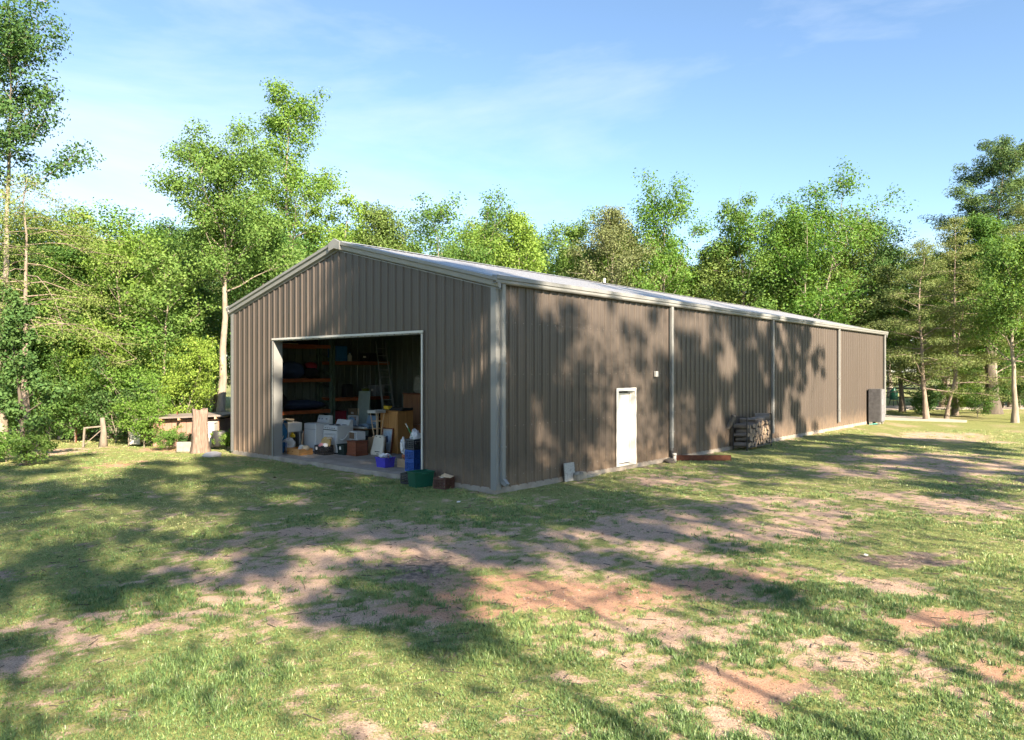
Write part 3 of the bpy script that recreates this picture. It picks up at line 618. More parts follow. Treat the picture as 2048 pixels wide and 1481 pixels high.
wood(12, (-900, -180), (30, 52), ('w1', 'w2', 'w3'), (10, 14), 'tree of the left wood outside the picture', 'left wood outside the picture', 9)
# shrubs and saplings with a spot of their own
for px, d, k, sc_, lf, lab in [
    (60, 21.3, 's2', .6, 'mid', 'low leafy bush around the foot of the nearest sapling'),
    (12, 22.2, 's2', .5, 'lime', 'small bush at the left edge beside the nearest sapling'),
    (150, 28.2, 's1', .75, 'mid', 'rounded bush left of the old gate posts'),
    (232, 27.8, 's1', .7, 'dark', 'dark bush just right of the old grey post'),
    (288, 26.3, 's1', .58, 'yellow', 'yellow-green bush growing in front of the shed corner'),
    (334, 25.3, 's2', .42, 'lime', 'low bright bush left of the concrete block'),
    (371, 25.9, 's2', .32, 'dark', 'small dark bush between the concrete block and the shed'),
    (450, 25.6, 's2', .36, 'lime', 'young yellow-green sapling between the shed and the barn corner'),
    (270, 28.6, 's1', 1.0, 'lime', 'tall bright bush behind the white box'),
    (100, 29.0, 's1', 1.0, 'mid', 'large bush at the wood edge left of the gate posts'),
    (1850, 44.5, 's2', .9, 'dark', 'dark low bush at the foot of the slim-trunked cedar'),
    (1915, 45, 's1', .62, 'yellow', 'yellow-green bush under the cedars on the right'),
    (1955, 43, 's1', .6, 'mid', 'wide leafy bush in front of the dark-trunked tree'),
    (2035, 52, 's1', .8, 'dark', 'dark bush at the right edge behind the trees')]:
    tree(k, tx(px, d), d, lab, cat='bush', name='leafy_bush', sc=sc_, rz=px * .7, lf=lf, tname='stems')
# trees behind the viewpoint whose shade falls over yard and wall: (q across the light, r towards the sun, height)
proto('shade1', 'grey', 'mid', seed=71, H=22, base=.58, Rr=4.4, nl=30, leaves=10500, leaf=.27, tr=.13, style='broad', csize=.34, twig=3, tw=1.2, ends=(1.,))
proto('shade2', 'grey', 'mid', seed=72, H=23, base=.58, Rr=4.0, nl=29, leaves=9500, leaf=.27, tr=.13, style='tall', csize=.34, twig=3, tw=1.2, ends=(1.,))
proto('shade3', 'grey', 'mid', seed=73, H=15, base=.5, Rr=4.6, nl=34, leaves=7000, leaf=.17, tr=.08, style='broad', csize=1.5, twig=2, tw=1.0, ends=(1.,))
SH = Vector((math.cos(SUN_AZ), math.sin(SUN_AZ), 0)); SQ = Vector((-SH.y, SH.x, 0))
for i, (q, r, k, s, rz) in enumerate([(-2.0, 18, 'shade2', 1.03, 1.2), (3.6, 19, 'shade1', 1.10, 2.2), (8.4, 20, 'shade1', 1.18, 4.0), (6.8, 19, 'shade1', 1.20, .9),
                                  (18.2, 20, 'shade2', 1.2, 5.1), (21.5, 19, 'shade1', 1.10, 3.3), (25.0, 10, 'shade2', 1.0, 1.9), (28.0, 15, 'shade1', .86, .5),
                                  (-6.0, 8, 'shade3', 1.0, .6), (-.5, 7, 'shade3', 1.0, 2.6), (5.0, 8, 'shade3', 1.0, 3.4), (10.5, 10, 'shade3', 1.05, 4.4), (16.0, 8, 'shade3', 1.0, 5.3)]):
    p = SQ * q + SH * r
    tree(k, p.x, p.y, 'tall tree behind the viewpoint that shades the yard', name='shade_tree', sc=s, rz=rz, group='tall trees behind the viewpoint')
rgb_ = random.Random(21)  # unseen tree row added to block low sky light and darken the shaded walls
for i in range(16):
    p = SQ * (-34 + i * 5.4 + rgb_.uniform(-1.5, 1.5)) + SH * rgb_.uniform(24, 33); s_ = rgb_.uniform(.95, 1.25)
    tree(rgb_.choice(('w1', 'w3', 'w2')), p.x, p.y, 'unseen tree added behind the viewpoint to darken the shaded wall', name='woodland_tree', sc=s_, sxy=s_ * 1.25, rz=i * 1.7, lf='dark', group='trees added behind the viewpoint to darken the wall')

# ------------------------------------------------------------------ grass, litter
def grass_mat():
    m = bpy.data.materials.new('grass_blades'); m.use_nodes = True; t = m.node_tree; N = t.nodes; Lk = t.links.new
    b = N['Principled BSDF']; b.inputs['Roughness'].default_value = .42; b.inputs['Specular IOR Level'].default_value = .45
    a = N.new('ShaderNodeAttribute'); a.attribute_name = 'tint'; r = N.new('ShaderNodeValToRGB'); e = r.color_ramp.elements
    e[0].position = 0; e[0].color = (.105, .185, .065, 1); e[1].position = 1; e[1].color = (.56, .49, .26, 1)
    q = r.color_ramp.elements.new(.4); q.color = (.205, .305, .10, 1); q = r.color_ramp.elements.new(.68); q.color = (.33, .40, .145, 1)
    Lk(a.outputs['Fac'], r.inputs[0]); Lk(r.outputs[0], b.inputs['Base Color'])
    tr = N.new('ShaderNodeBsdfTranslucent'); Lk(r.outputs[0], tr.inputs['Color']); ms = N.new('ShaderNodeMixShader'); ms.inputs[0].default_value = .3
    Lk(b.outputs[0], ms.inputs[1]); Lk(tr.outputs[0], ms.inputs[2]); Lk(ms.outputs[0], N['Material Output'].inputs['Surface']); return m
GRASS = grass_mat()
def make_grass():
    rg = np.random.default_rng(5)
    def cand(n, y0, y1):
        u = rg.uniform(0, 1, n); y = y0 * (y1 / y0) ** u; x = rg.uniform(-.80, .80, n) * y; return x, y
    Vs, Ts = [], []
    x, y = cand(98000, 4.4, 34)
    g, c, dk, e = ground_fields(x, y)
    hf = fbm(x * 5.5, y * 5.5, 2, 77)
    keep = (rg.uniform(0, 1, len(x)) < sstep(.30, .85, g + (hf - .5) * .9) * np.interp(y, [4, 12, 34], [1, .8, .75]) + .035) & (e > .03)
    x, y, g = x[keep], y[keep], g[keep]
    far = np.clip(y / 9., .75, 3.2)
    nb = 7
    n = len(x)
    base = np.repeat(np.stack([x, y], 1), nb, 0); fr = np.repeat(far, nb); gr = np.repeat(g, nb)
    lush = np.repeat(sstep(.40, .62, fbm(x * .8 + 3, y * .8, 3, 91)), nb)
    dry = np.repeat(np.clip(fbm(x * .45, y * .45, 3, 61) * 1.5 - .45 + np.interp(y, [5, 10, 15, 24], [-.24, -.14, .16, .34]), 0, 1), nb)
    m = len(base); az = rg.uniform(0, 6.283, m); rr = rg.uniform(0, 1, m) ** .6 * .045 * fr
    bx = base[:, 0] + np.cos(az) * rr; by = base[:, 1] + np.sin(az) * rr
    near = np.interp(by, [4, 10, 20, 34], [1.0, .85, .62, .55])
    h = rg.uniform(.022, .068, m) * (.6 + .75 * lush) * near * np.where(gr > .45, 1, .7); w = .0039 * fr * rg.uniform(.7, 1.3, m)
    ln = rg.uniform(.25, 1.1, m) * h; dx = np.cos(az + rg.normal(0, .6, m)); dy = np.sin(az + rg.normal(0, .6, m))
    sx, sy = -np.sin(az), np.cos(az); z0 = ground_h(bx, by) - .006
    P = lambda a, b_, z: np.stack([a, b_, z], 1)
    v0 = P(bx - sx * w, by - sy * w, z0); v1 = P(bx + sx * w, by + sy * w, z0)
    mx_ = bx + dx * ln * .4; my_ = by + dy * ln * .4; mz = z0 + h * .65
    v2 = P(mx_ + sx * w * .8, my_ + sy * w * .8, mz); v3 = P(mx_ - sx * w * .8, my_ - sy * w * .8, mz)
    v4 = P(bx + dx * ln, by + dy * ln, z0 + h * rg.uniform(.75, 1.0, m))
    V = np.stack([v0, v1, v2, v3, v4], 1).reshape(-1, 3); k = np.arange(m) * 5
    F = np.concatenate([np.stack([k, k + 1, k + 2], 1), np.stack([k, k + 2, k + 3], 1), np.stack([k + 3, k + 2, k + 4], 1)])
    tint = np.clip(dry * .75 + rg.normal(.12, .22, m) - lush * .10, 0, 1)
    o = np_mesh('grass', V, F, GRASS, attrs={'tint': np.repeat(tint, 5)}); tag(o, 'patchy short green grass growing over the sandy yard', 'grass', kind='stuff')
    # fallen leaves, bark bits
    x, y = cand(9000, 4.5, 26); g, c, dk, e = ground_fields(x, y); keep = (rg.uniform(0, 1, len(x)) < .25 + .5 * dk + .25 * (1 - g)) & (e > .02); x, y = x[keep], y[keep]
    C = np.stack([x, y, ground_h(x, y) + .008], 1); n = len(C); a = rg.uniform(0, 6.28, n); s = rg.uniform(.008, .028, n) * np.clip(y / 9, .8, 1.8)
    t = np.stack([np.cos(a), np.sin(a), rg.normal(0, .25, n)], 1) * s[:, None]; b = np.stack([-np.sin(a), np.cos(a), rg.normal(0, .25, n)], 1) * (s * rg.uniform(.2, .6, n))[:, None]
    up = np.array([0, 0, .008])
    V = np.stack([C - t, C + b + up, C + t, C - b + up], 1).reshape(-1, 3)
    o = np_mesh('leaf_litter', V, np.arange(4 * n).reshape(-1, 4), mat('dead_leaf', (.085, .055, .04), .9, scale=3, col2=(.22, .15, .10)))
    tag(o, 'dead leaves and bark bits scattered over the yard', 'litter', kind='stuff')
make_grass()
def make_grit():
    rg = np.random.default_rng(9); n = 9000; u = rg.uniform(0, 1, n); y = 4.6 * (20 / 4.6) ** u; x = rg.uniform(-.8, .8, n) * y
    g, c, dk, e = ground_fields(x, y); k = (rg.uniform(0, 1, n) < .75 * (1 - g) ** 1.5 + .05) & (e > .03); x, y = x[k], y[k]; n = len(x)
    z = ground_h(x, y); s = rg.uniform(.004, .013, n) ** 1. * np.clip(y / 8, .8, 1.5)
    oct_ = np.array([[1, 0, 0], [0, 1, 0], [-1, 0, 0], [0, -1, 0], [0, 0, .7], [0, 0, -.7]]); j = rg.uniform(.6, 1.4, (n, 6, 1))
    V = (np.stack([x, y, z + s * .3], 1)[:, None] + oct_[None] * j * s[:, None, None]).reshape(-1, 3)
    f = np.array([[0, 1, 4], [1, 2, 4], [2, 3, 4], [3, 0, 4], [1, 0, 5], [2, 1, 5], [3, 2, 5], [0, 3, 5]]); F = (f[None] + 6 * np.arange(n)[:, None, None]).reshape(-1, 3)
    o = np_mesh('gravel_grit', V, F, mat('grit', (.20, .155, .13), .9, scale=40, col2=(.50, .42, .36), coord='Object')); tag(o, 'small stones and clods strewn over the bare soil', 'gravel', kind='stuff')
    n = 500; u = rg.uniform(0, 1, n); y = 4.8 * (18 / 4.8) ** u; x = rg.uniform(-.75, .75, n) * y; a = rg.uniform(0, 6.28, n); l = rg.uniform(.05, .22, n); w = .0035 * np.clip(y / 8, .8, 1.6); z = ground_h(x, y) + .012
    dx, dy = np.cos(a) * l / 2, np.sin(a) * l / 2; sx, sy = -np.sin(a) * w, np.cos(a) * w; P = lambda a_, b_, c_: np.stack([a_, b_, c_], 1)
    V = np.stack([P(x - dx - sx, y - dy - sy, z - .004), P(x - dx + sx, y - dy + sy, z - .004), P(x - dx, y - dy, z + w), P(x + dx - sx, y + dy - sy, z - .004), P(x + dx + sx, y + dy + sy, z - .004), P(x + dx, y + dy, z + w)], 1).reshape(-1, 3)
    f = np.array([[0, 2, 5, 3], [2, 1, 4, 5], [1, 0, 3, 4]]); F = (f[None] + 6 * np.arange(n)[:, None, None]).reshape(-1, 4)
    o = np_mesh('fallen_twigs', V, F, BARK['dark']); tag(o, 'thin fallen twigs scattered over the yard', 'twigs', kind='stuff')
make_grit()

# ------------------------------------------------------------------ things in and around the barn
def thing(name, b, a, z, label, cat, rz=0., group=None):
    return tag(empty(name, B(b, a, z), BANG + rz), label, cat, group)
def one(mb, name, m, b, a, z, label, cat, rz=0., group=None, smooth=False):
    return tag(mb.build(name, m, None, B(b, a, z), BANG + rz, smooth), label, cat, group)
BLACKP = mat('black_crate_plastic', (.028, .030, .034), .45, var=.2)
BLUEP = mat('blue_crate_plastic', (.015, .075, .32), .4, var=.15)
PURP = mat('purple_bin_plastic', (.055, .045, .42), .35, var=.12)
GREENP = mat('green_tote_plastic', (.010, .085, .055), .38, var=.12)
BROWNP = mat('brown_crate_plastic', (.085, .040, .032), .5, var=.2)
ENAMEL = mat('white_enamel', (.50, .51, .52), .28, var=.04, scale=3)
GREYP = mat('grey_plastic', (.24, .25, .27), .45)
PINE = mat('pine_wood', (.40, .19, .065), .5, scale=4, stretch=(1, .2, 6), col2=(.55, .29, .11))
OAKW = mat('orange_wood', (.36, .17, .055), .38, scale=3, stretch=(5, 5, .4), col2=(.50, .26, .095))
MAHO = mat('mahogany_wood', (.14, .045, .025), .35, scale=3, stretch=(1, 1, 5), col2=(.22, .075, .04))
BROWNW = mat('brown_wood', (.20, .095, .05), .45, scale=3, stretch=(5, 5, .5), col2=(.28, .14, .075))
PALEW = mat('pale_wood', (.48, .33, .19), .5, scale=6, stretch=(4, 4, .5), col2=(.60, .44, .27))
BEIGE = mat('beige_plastic', (.60, .54, .45), .55, var=.1, scale=4)
CARD = mat('cardboard', (.36, .25, .15), .85, var=.12)
PAPER = mat('paper', (.70, .67, .62), .8, var=.1)
BAGW = mat('white_bag', (.58, .58, .60), .4, var=.08, scale=9)
RACKO = mat('orange_rack_steel', (.30, .085, .03), .5, var=.25, scale=5)
RACKG = mat('green_rack_steel', (.10, .14, .11), .5, var=.2)
STEEL = mat('bare_steel', (.48, .49, .50), .35, metal=.15, var=.1)
YEL = mat('yellow_plastic', (.62, .42, .03), .4)
NAVY = mat('navy_cloth', (.03, .05, .11), .8)
BLK = mat('black_cloth', (.018, .018, .02), .85, var=.3)
REDC = mat('red_cloth', (.30, .03, .05), .8)
BLUEB = mat('blue_paint', (.03, .15, .36), .45)
MULTI = [mat('cloth_white', (.7, .7, .72), .85), mat('cloth_pink', (.6, .28, .30), .85), mat('cloth_teal', (.12, .30, .34), .85), mat('cloth_tan', (.5, .4, .28), .85), mat('cloth_grey', (.3, .32, .36), .85)]

def crate(name, b, a, z, d, m, label, rz=0., cat='crate', group=None, slot=(4, 3)):
    """open-topped crate: floor, four corner posts, rims and lattice walls"""
    t = thing(name, b, a, z, label, cat, rz, group); w, l, h = d; th = .012
    MB().box((0, 0, .008), (w - .004, l - .004, .016)).build('floor', m, t)
    for k, (n, ax) in enumerate(((-1, 0), (1, 0), (-1, 1), (1, 1))):
        mb = MB(); ln = (l if ax == 0 else w - 2 * th)
        def bx(u, zc, du, dz):
            c = (n * (w / 2 - th / 2), u, zc) if ax == 0 else (u, n * (l / 2 - th / 2), zc); mb.box(c, (th, du, dz) if ax == 0 else (du, th, dz))
        bx(0, h - .025, ln, .05); bx(0, .03, ln, .035)
        for i in range(slot[0] + 1):
            u = -ln / 2 + .015 + (ln - .03) * i / slot[0]; bx(u, h / 2, .028, h - .09)
        for i in range(1, slot[1]): bx(0, .04 + (h - .08) * i / slot[1], ln - .01, .018)
        mb.build('side', m, t)
    return t
def tote(name, b, a, z, d, m, label, rz=0., lid=None, cat='tote'):
    t = thing(name, b, a, z, label, cat, rz); w, l, h = d; k = .86
    mb = MB(); 
    def ring(s, zz, o=0): return [Vector((sx * (w / 2 * s + o), sy * (l / 2 * s + o), zz)) for sx, sy in ((-1, -1), (1, -1), (1, 1), (-1, 1))]
    rs = [ring(k, 0), ring(1, h), ring(1, h, .02), ring(1, h - .03, .02), ring(1, h - .03, .004)]
    inn = [ring(1, h, -.012), ring(k, .012, -.012)]
    def skin(rl, cap=None):
        vr = [[mb.bm.verts.new(p) for p in r] for r in rl]
        for i in range(len(vr) - 1):
            for q in range(4): mb.bm.faces.new((vr[i][q], vr[i][(q + 1) % 4], vr[i + 1][(q + 1) % 4], vr[i + 1][q]))
        return vr
    v1 = skin([rs[0], rs[1]]); mb.bm.faces.new(v1[0]); v2 = skin(inn); mb.bm.faces.new(v2[1])
    mb.build('body', m, t)
    mb = MB(); th = .022
    for sx in (-1, 1): mb.box((sx * (w / 2 + .004), 0, h - .012), (th, l + .03, .03), bev=.005)
    for sy in (-1, 1): mb.box((0, sy * (l / 2 + .004), h - .010), (w - .01, th, .03), bev=.005)
    mb.build('rim', m, t)
    mb = MB()
    for sy in (-1, 1): mb.box((0, sy * (l / 2 + .022), h - .05), (w * .35, .02, .03), bev=.005); mb2 = mb
    mb.build('grip', m, t); return t

Z = SLAB
# --- pallet racks along the left wall
def rack(b0, b1, levels, label, top=3.9):
    t = thing('pallet_rack', b0, 11.05, Z, label, 'rack'); ln = b1 - b0
    for x in (.04, ln - .04):
        for y in (0, .82): MB().box((x, y, top / 2), (.075, .075, top)).build('upright', RACKG, t)
        mb = MB()
        for k in range(6): mb.bar((x, 0, .3 + k * .55), (x, .82, .55 + k * .55 * .98), .03)
        mb.build('brace', RACKG, t)
    for z in levels:
        for y in (-.03, .85): MB().box((ln / 2, y, z), (ln - .16, .045, .125), bev=.006).build('beam', RACKO, t)
        MB().box((ln / 2, .41, z + .045), (ln - .1, .76, .025)).build('deck', BROWNW, t)
    return t
rack(.45, 3.25, (1.22, 2.33, 3.52), 'orange-beamed pallet rack nearest the doorway along the inner left wall')
rack(3.30, 5.95, (.80, 1.62, 2.95), 'red-beamed pallet rack deeper in along the inner left wall')
# what lies on the racks
one(MB().box((0, 0, .28), (.5, .55, .56), bev=.02), 'storage_box', BLUEB, 3.75, 11.4, Z + 3.01, 'blue storage box on the deeper rack beside a white jug', 'box')
t = thing('jug', 4.15, 11.2, Z + 3.01, 'white jug beside the blue box on the deeper rack', 'jug'); MB().lathe([(.075, 0), (.085, .02), (.085, .2), (.03, .27), (.03, .31)]).build('body', WHITE, t, smooth=True); MB().lathe([(.036, 0), (.036, .03)], (0, 0, .31)).build('cap', BLUEB, t)
t = thing('duffel_bag', 2.55, 11.3, Z + 2.39, 'black duffel bag with dark red top on the near rack', 'bag'); MB().blob((0, 0, .22), (.27, .24, .24), 3, .1, 3).build('body', BLK, t, smooth=True); MB().blob((0, 0, .44), (.24, .2, .13), 3, .1, 4).build('top_flap', REDC, t, smooth=True); MB().tube([(-.15, -.2, .3), (-.18, -.26, .1), (-.05, -.27, .02)], .015, 6).build('strap', BLK, t)
for k, (b, a, z, d, m, lab) in enumerate([(1.0, 11.4, 2.39, (.42, .4, .38), BLK, 'black bundle at the left end of the near rack, middle shelf'), (1.75, 11.35, 2.39, (.40, .36, .30), NAVY, 'dark blue bundle in the middle of the near rack shelf'),
                                        (1.1, 11.4, 1.285, (.38, .4, .45), BLK, 'black bulky bundle on the low shelf of the near rack'), (2.2, 11.4, 1.285, (.75, .36, .18), NAVY, 'heap of dark cloth along the low shelf of the near rack')]):
    one(MB().blob((0, 0, d[2]), d, 3, .25, 20 + k, hf=.05), 'cloth_bundle', m, b, a, Z + z, lab, 'bundle', smooth=True)
one(MB().box((0, 0, .07), (.5, .35, .14), bev=.01).box((0, 0, .16), (.46, .32, .04), bev=.005), 'paper_stack', PAPER, .85, 11.2, Z + 1.285, 'pale paper stack at the near end of the low rack shelf', 'paper')
one(MB().box((0, 0, .22), (.35, .3, .44), bev=.02).box((0, 0, .46), (.3, .25, .05), bev=.01), 'speaker_box', BLK, 4.2, 11.4, Z + 1.68, 'black boxy speaker on the deeper rack middle shelf', 'speaker')
t = thing('bucket', 4.95, 11.3, Z + 1.68, 'yellow-green bucket on the deeper rack middle shelf', 'bucket'); MB().lathe([(.12, 0), (.15, .28), (.16, .28), (.16, .30), (.145, .30)]).build('body', mat('olive_bucket', (.35, .36, .06), .4), t, smooth=True); MB().tube([(-.15, 0, .27), (-.1, -.1, .36), (.1, -.1, .36), (.15, 0, .27)], .006, 6).build('bail', STEEL, t)
one(MB().bar((0, 0, 0), (1.5, .1, .03), .09, .04), 'plank', PALEW, .9, 11.2, Z + 3.585, 'pale plank lying on the top shelf of the near rack', 'plank')
one(MB().box((0, 0, .11), (.8, .5, .22), bev=.02).box((.1, 0, .3), (.5, .45, .16), bev=.03), 'folded_tarp', BLK, 2.4, 11.45, Z + 3.585, 'black folded tarp on the top shelf of the near rack', 'tarp')
# --- ladder
LADM = mat('dull_aluminium', (.20, .21, .21), .5, var=.1)
def ladder(p0, p1, w, label):
    t = thing('extension_ladder', p0[0], p0[1], Z, label, 'ladder'); d = Vector((p1[0] - p0[0], p1[1] - p0[1], p1[2])); s = Vector((0, 0, 1)).cross(d).normalized() * w / 2
    n = d.normalized().cross(s).normalized() * .04
    for k in (-1, 1): MB().bar(s * k, d * .62 + s * k, .03, .07).build('rail', LADM, t); MB().bar(d * .36 + s * k * .86 + n, d + s * k * .86 + n, .026, .06).build('fly_rail', LADM, t)
    for i in range(1, 14):
        f = i / 14; q = n if f > .62 else Vector((0, 0, 0)); MB().bar(d * f + s * .9 + q, d * f - s * .9 + q, .028).build('rung', LADM, t)
ladder((4.35, 8.95), (5.3, 10.85, 3.75), .42, 'tall grey aluminium extension ladder leaning against the rack')
one(MB().box((0, 0, .95), (.045, .66, 1.9), bev=.004, rot=Matrix.Rotation(.07, 3, 'Y')), 'panel_board', mat('green_grey_board', (.30, .36, .33), .6), 4.05, 10.25, Z + .03, 'grey-green board standing upright behind the clutter', 'board')
# --- sink bench, bag and leaning board by the left jamb
t = thing('laundry_sink', 1.05, 10.25, Z, 'white square laundry sink on dark legs by the left jamb', 'sink')
mb = MB(); w, l, z0, z1 = .52, .66, .66, .96
for sx in (-1, 1): mb.box((sx * (w / 2 - .02), 0, (z0 + z1) / 2), (.04, l, z1 - z0), bev=.008)
for sy in (-1, 1): mb.box((0, sy * (l / 2 - .02), (z0 + z1) / 2), (w - .08, .04, z1 - z0), bev=.008)
mb.box((0, 0, z0 + .02), (w - .08, l - .08, .04)); mb.build('basin', ENAMEL, t)
for sx in (-1, 1):
    for sy in (-1, 1): MB().box((sx * (w / 2 - .05), sy * (l / 2 - .05), z0 / 2), (.035, .035, z0)).build('leg', STEEL, t)
one(MB().box((0, 0, .05), (.2, .3, .10), bev=.01), 'shoe_box', PAPER, 1.0, 10.33, Z + .966, 'small white box on the laundry sink', 'box')
one(MB().lathe([(.06, 0), (.13, .05), (.145, .11), (.135, .11), (.12, .06), (.05, .02)]), 'bowl', MULTI[3], .94, 10.05, Z + .966, 'tan round bowl on the laundry sink', 'bowl', smooth=True)
t = thing('plastic_sack', .86, 9.98, Z, 'full white plastic sack with blue print under the sink', 'bag'); MB().blob((0, 0, .25), (.17, .24, .26), 3, .22, 8, hf=.08).build('body', BAGW, t); MB().box((-.155, -.06, .27), (.015, .13, .14)).build('print_patch', mat('blue_print', (.20, .26, .5), .5), t)
one(MB().box((0, 0, .05), (.1, .16, .1), bev=.02).box((.02, .05, .12), (.06, .08, .08), bev=.02), 'spray_toy', YEL, .88, 9.78, Z + .5, 'yellow plastic gadget on top of the white sack', 'gadget')
t = thing('ironing_board', .55, 10.05, Z, 'folded blue ironing board leaning by the left jamb', 'ironing board', rz=.3); MB().prism([(-.16, 0), (.16, 0), (.16, .75), (.06, 1.05), (-.06, 1.05), (-.16, .75)], (0, 0, .02), (0, 1, 0), (.28, 0, .96), (.03, 0, -.01)).build('board', BLUEB, t)
mb = MB().tube([(-.02, -.1, .03), (.12, .08, .55)], .012, 6); mb.build('leg', STEEL, t); MB().tube([(-.02, .1, .03), (.12, -.08, .55)], .012, 6).build('leg', STEEL, t)
for k, (a, h, m, lab) in enumerate([(9.72, .62, PALEW, 'pale wooden stick standing right of the sink'), (9.66, .72, BROWNW, 'brown broom handle standing right of the sink')]): one(MB().tube([(0, 0, 0), (.08, .03, h)], .016, 7), 'stick', m, 1.15, a, Z, lab, 'stick')
# --- drawer with plate and loaf-shaped lid
t = thing('pine_tray_box', .80, 9.25, Z, 'low honey-coloured pine drawer on the floor near the left jamb', 'drawer'); w, l, h = .50, .70, .20
for nm, c, d in (('side', (0, l / 2 - .01, h / 2), (w - .04, .02, h)), ('side', (0, -l / 2 + .01, h / 2), (w - .04, .02, h)), ('front', (-w / 2 + .01, 0, h / 2), (.02, l, h)), ('back', (w / 2 - .01, 0, h / 2), (.02, l, h)), ('bottom', (0, 0, .012), (w - .05, l - .05, .012))): MB().box(c, d, bev=.003).build(nm, PINE, t)
for s in (-.12, .12): MB().tube([(-w / 2, s + .12, h / 2), (-w / 2 - .03, s + .12, h / 2)], .012, 8).build('knob', MAHO, t)
one(MB().lathe([(.0, 0), (.13, .0), (.15, .02), (.15, .03), (.0, .045)], seg=24), 'plate', WHITE, .80, 9.16, Z + .16, 'white round plate in the pine drawer', 'plate').rotation_euler = (0, R(-70), BANG)
one(MB().blob((0, 0, .05), (.13, .13, .09), 3, .04, 2), 'straw_hat', MULTI[3], .86, 9.0, Z + .16, 'tan rounded hat in the pine drawer', 'hat', smooth=True)
# --- washing machine and stove
def appliance(name, b, a, label, cat, w, l, h, back, stove=False):
    t = thing(name, b, a, Z, label, cat)
    MB().box((0, 0, h / 2 + .02), (w, l, h - .04), bev=.015).build('cabinet', ENAMEL, t)
    MB().box((-.0, 0, .02), (w - .06, l - .06, .04)).build('plinth', BLK, t)
    MB().prism([(w / 2 - .18, h - .005), (w / 2 - .10, h + back), (w / 2 - .005, h + back), (w / 2 - .005, h - .005)], (0, -l / 2 + .01, 0), (1, 0, 0), (0, 0, 1), (0, l - .02, 0)).build('control_panel', ENAMEL, t)
    if stove:
        MB().box((-w / 2 - .012, 0, h * .48), (.03, l - .04, h * .5), bev=.006).build('oven_door', ENAMEL, t)
        MB().tube([(-w / 2 - .05, -l / 2 + .08, h * .70), (-w / 2 - .05, l / 2 - .08, h * .70)], .012, 8).build('oven_handle', STEEL, t)
        MB().box((-w / 2 - .008, 0, h * .84), (.02, l - .03, .02)).build('trim_strip', BLK, t)
        for y in (-.24, -.12, .0, .12, .24): MB().tube([(-w / 2 - .002, y, h * .91), (-w / 2 - .03, y, h * .91)], [.02, .017], 10).build('knob', GREYP, t)
        for (x, y) in ((-.14, -.18), (-.14, .18), (.1, -.18), (.1, .18)): MB().lathe([(.085, 0), (.085, .012), (.06, .012)], (x, y, h)).build('burner', BLK, t)
    else:
        MB().box((-.06, 0, h + .004), (w - .22, l - .1, .016), bev=.005).build('lid', ENAMEL, t)
        MB().box((-w / 2 - .004, 0, h * .80), (.01, l - .02, .012)).build('trim_strip', GREYP, t)
        for y in (-.2, .05, .2): MB().tube([(w / 2 - .14, y, h + back * .55), (w / 2 - .175, y, h + back * .53)], .024, 12).build('knob', GREYP, t)
appliance('washing_machine', 1.68, 9.52, 'white top-loading washing machine with raised control panel', 'washer', .66, .68, .94, .24)
appliance('stove', 1.90, 8.72, 'white electric stove standing right of the washing machine', 'stove', .64, .74, .90, .16, True)
# --- crates, bins, little cabinet, microwave
crate('black_crate', 1.28, 8.62, Z, (.36, .52, .30), BLACKP, 'long black slatted crate with white tag in front of the stove', slot=(7, 3))
one(MB().box((0, 0, 0), (.006, .09, .09)), 'price_tag', PAPER, 1.093, 8.76, Z + .20, 'white square tag on the front of the long black crate', 'tag')
one(MB().prism([(-.24, 0), (.24, 0), (.20, .22), (.08, .30), (-.24, .24)], (0, 0, 0), (0, 1, 0), (.2, 0, .98), (.06, 0, 0)).box((-.0, 0, .04), (.02, .46, .02)), 'wicker_tray', mat('wicker', (.40, .27, .10), .7, scale=14, col2=(.52, .38, .17), bump=.5), 1.28, 8.60, Z + .26, 'golden wicker tray standing in the long black crate', 'tray')
one(MB().lathe([(.0, 0), (.085, .0), (.10, .03), (.06, .07), (.0, .075)]), 'cap_ball', MULTI[3], 1.33, 8.38, Z + .50, 'cream round cap on the wicker tray', 'cap', smooth=True)
for k, (bb, aa, m, lab) in enumerate([(1.16, 8.58, MULTI[1], 'pink crumpled paper in the long black crate'), (1.20, 8.44, MULTI[0], 'white crumpled paper in the long black crate')]): one(MB().blob((0, 0, .04), (.09, .11, .055), 2, .3, k + 30), 'crumpled_paper', m, bb, aa, Z + .28, lab, 'paper')
tote('dark_bin', 1.72, 8.08, Z, (.40, .36, .33), mat('dark_green_bin', (.015, .03, .027), .45), 'dark green bin with white tag between black crate and red-brown cabinet', cat='bin')
one(MB().box((0, 0, 0), (.006, .09, .10)), 'paper_tag', PAPER, 1.506, 8.08, Z + .22, 'white tag on the front of the dark green bin', 'tag')
t = thing('small_cabinet', 1.86, 7.66, Z, 'low red-brown panelled cabinet carrying the microwave', 'cabinet'); w, l, h = .46, .44, .46
MB().box((0, 0, h / 2), (w, l, h - .04), bev=.006).build('carcass', MAHO, t); MB().box((0, 0, .035), (w + .03, l + .03, .07), bev=.008).build('plinth', MAHO, t); MB().box((0, 0, .105), (w + .015, l + .015, .03), bev=.008).build('moulding', MAHO, t); MB().box((0, 0, h - .005), (w + .04, l + .04, .03), bev=.008).build('top', MAHO, t)
for c, d in (((-w / 2 - .004, 0, .28), (.014, l - .14, .22)), ((0, -l / 2 - .004, .28), (w - .14, .014, .22))): MB().box(c, d, bev=.005).build('panel', MAHO, t)
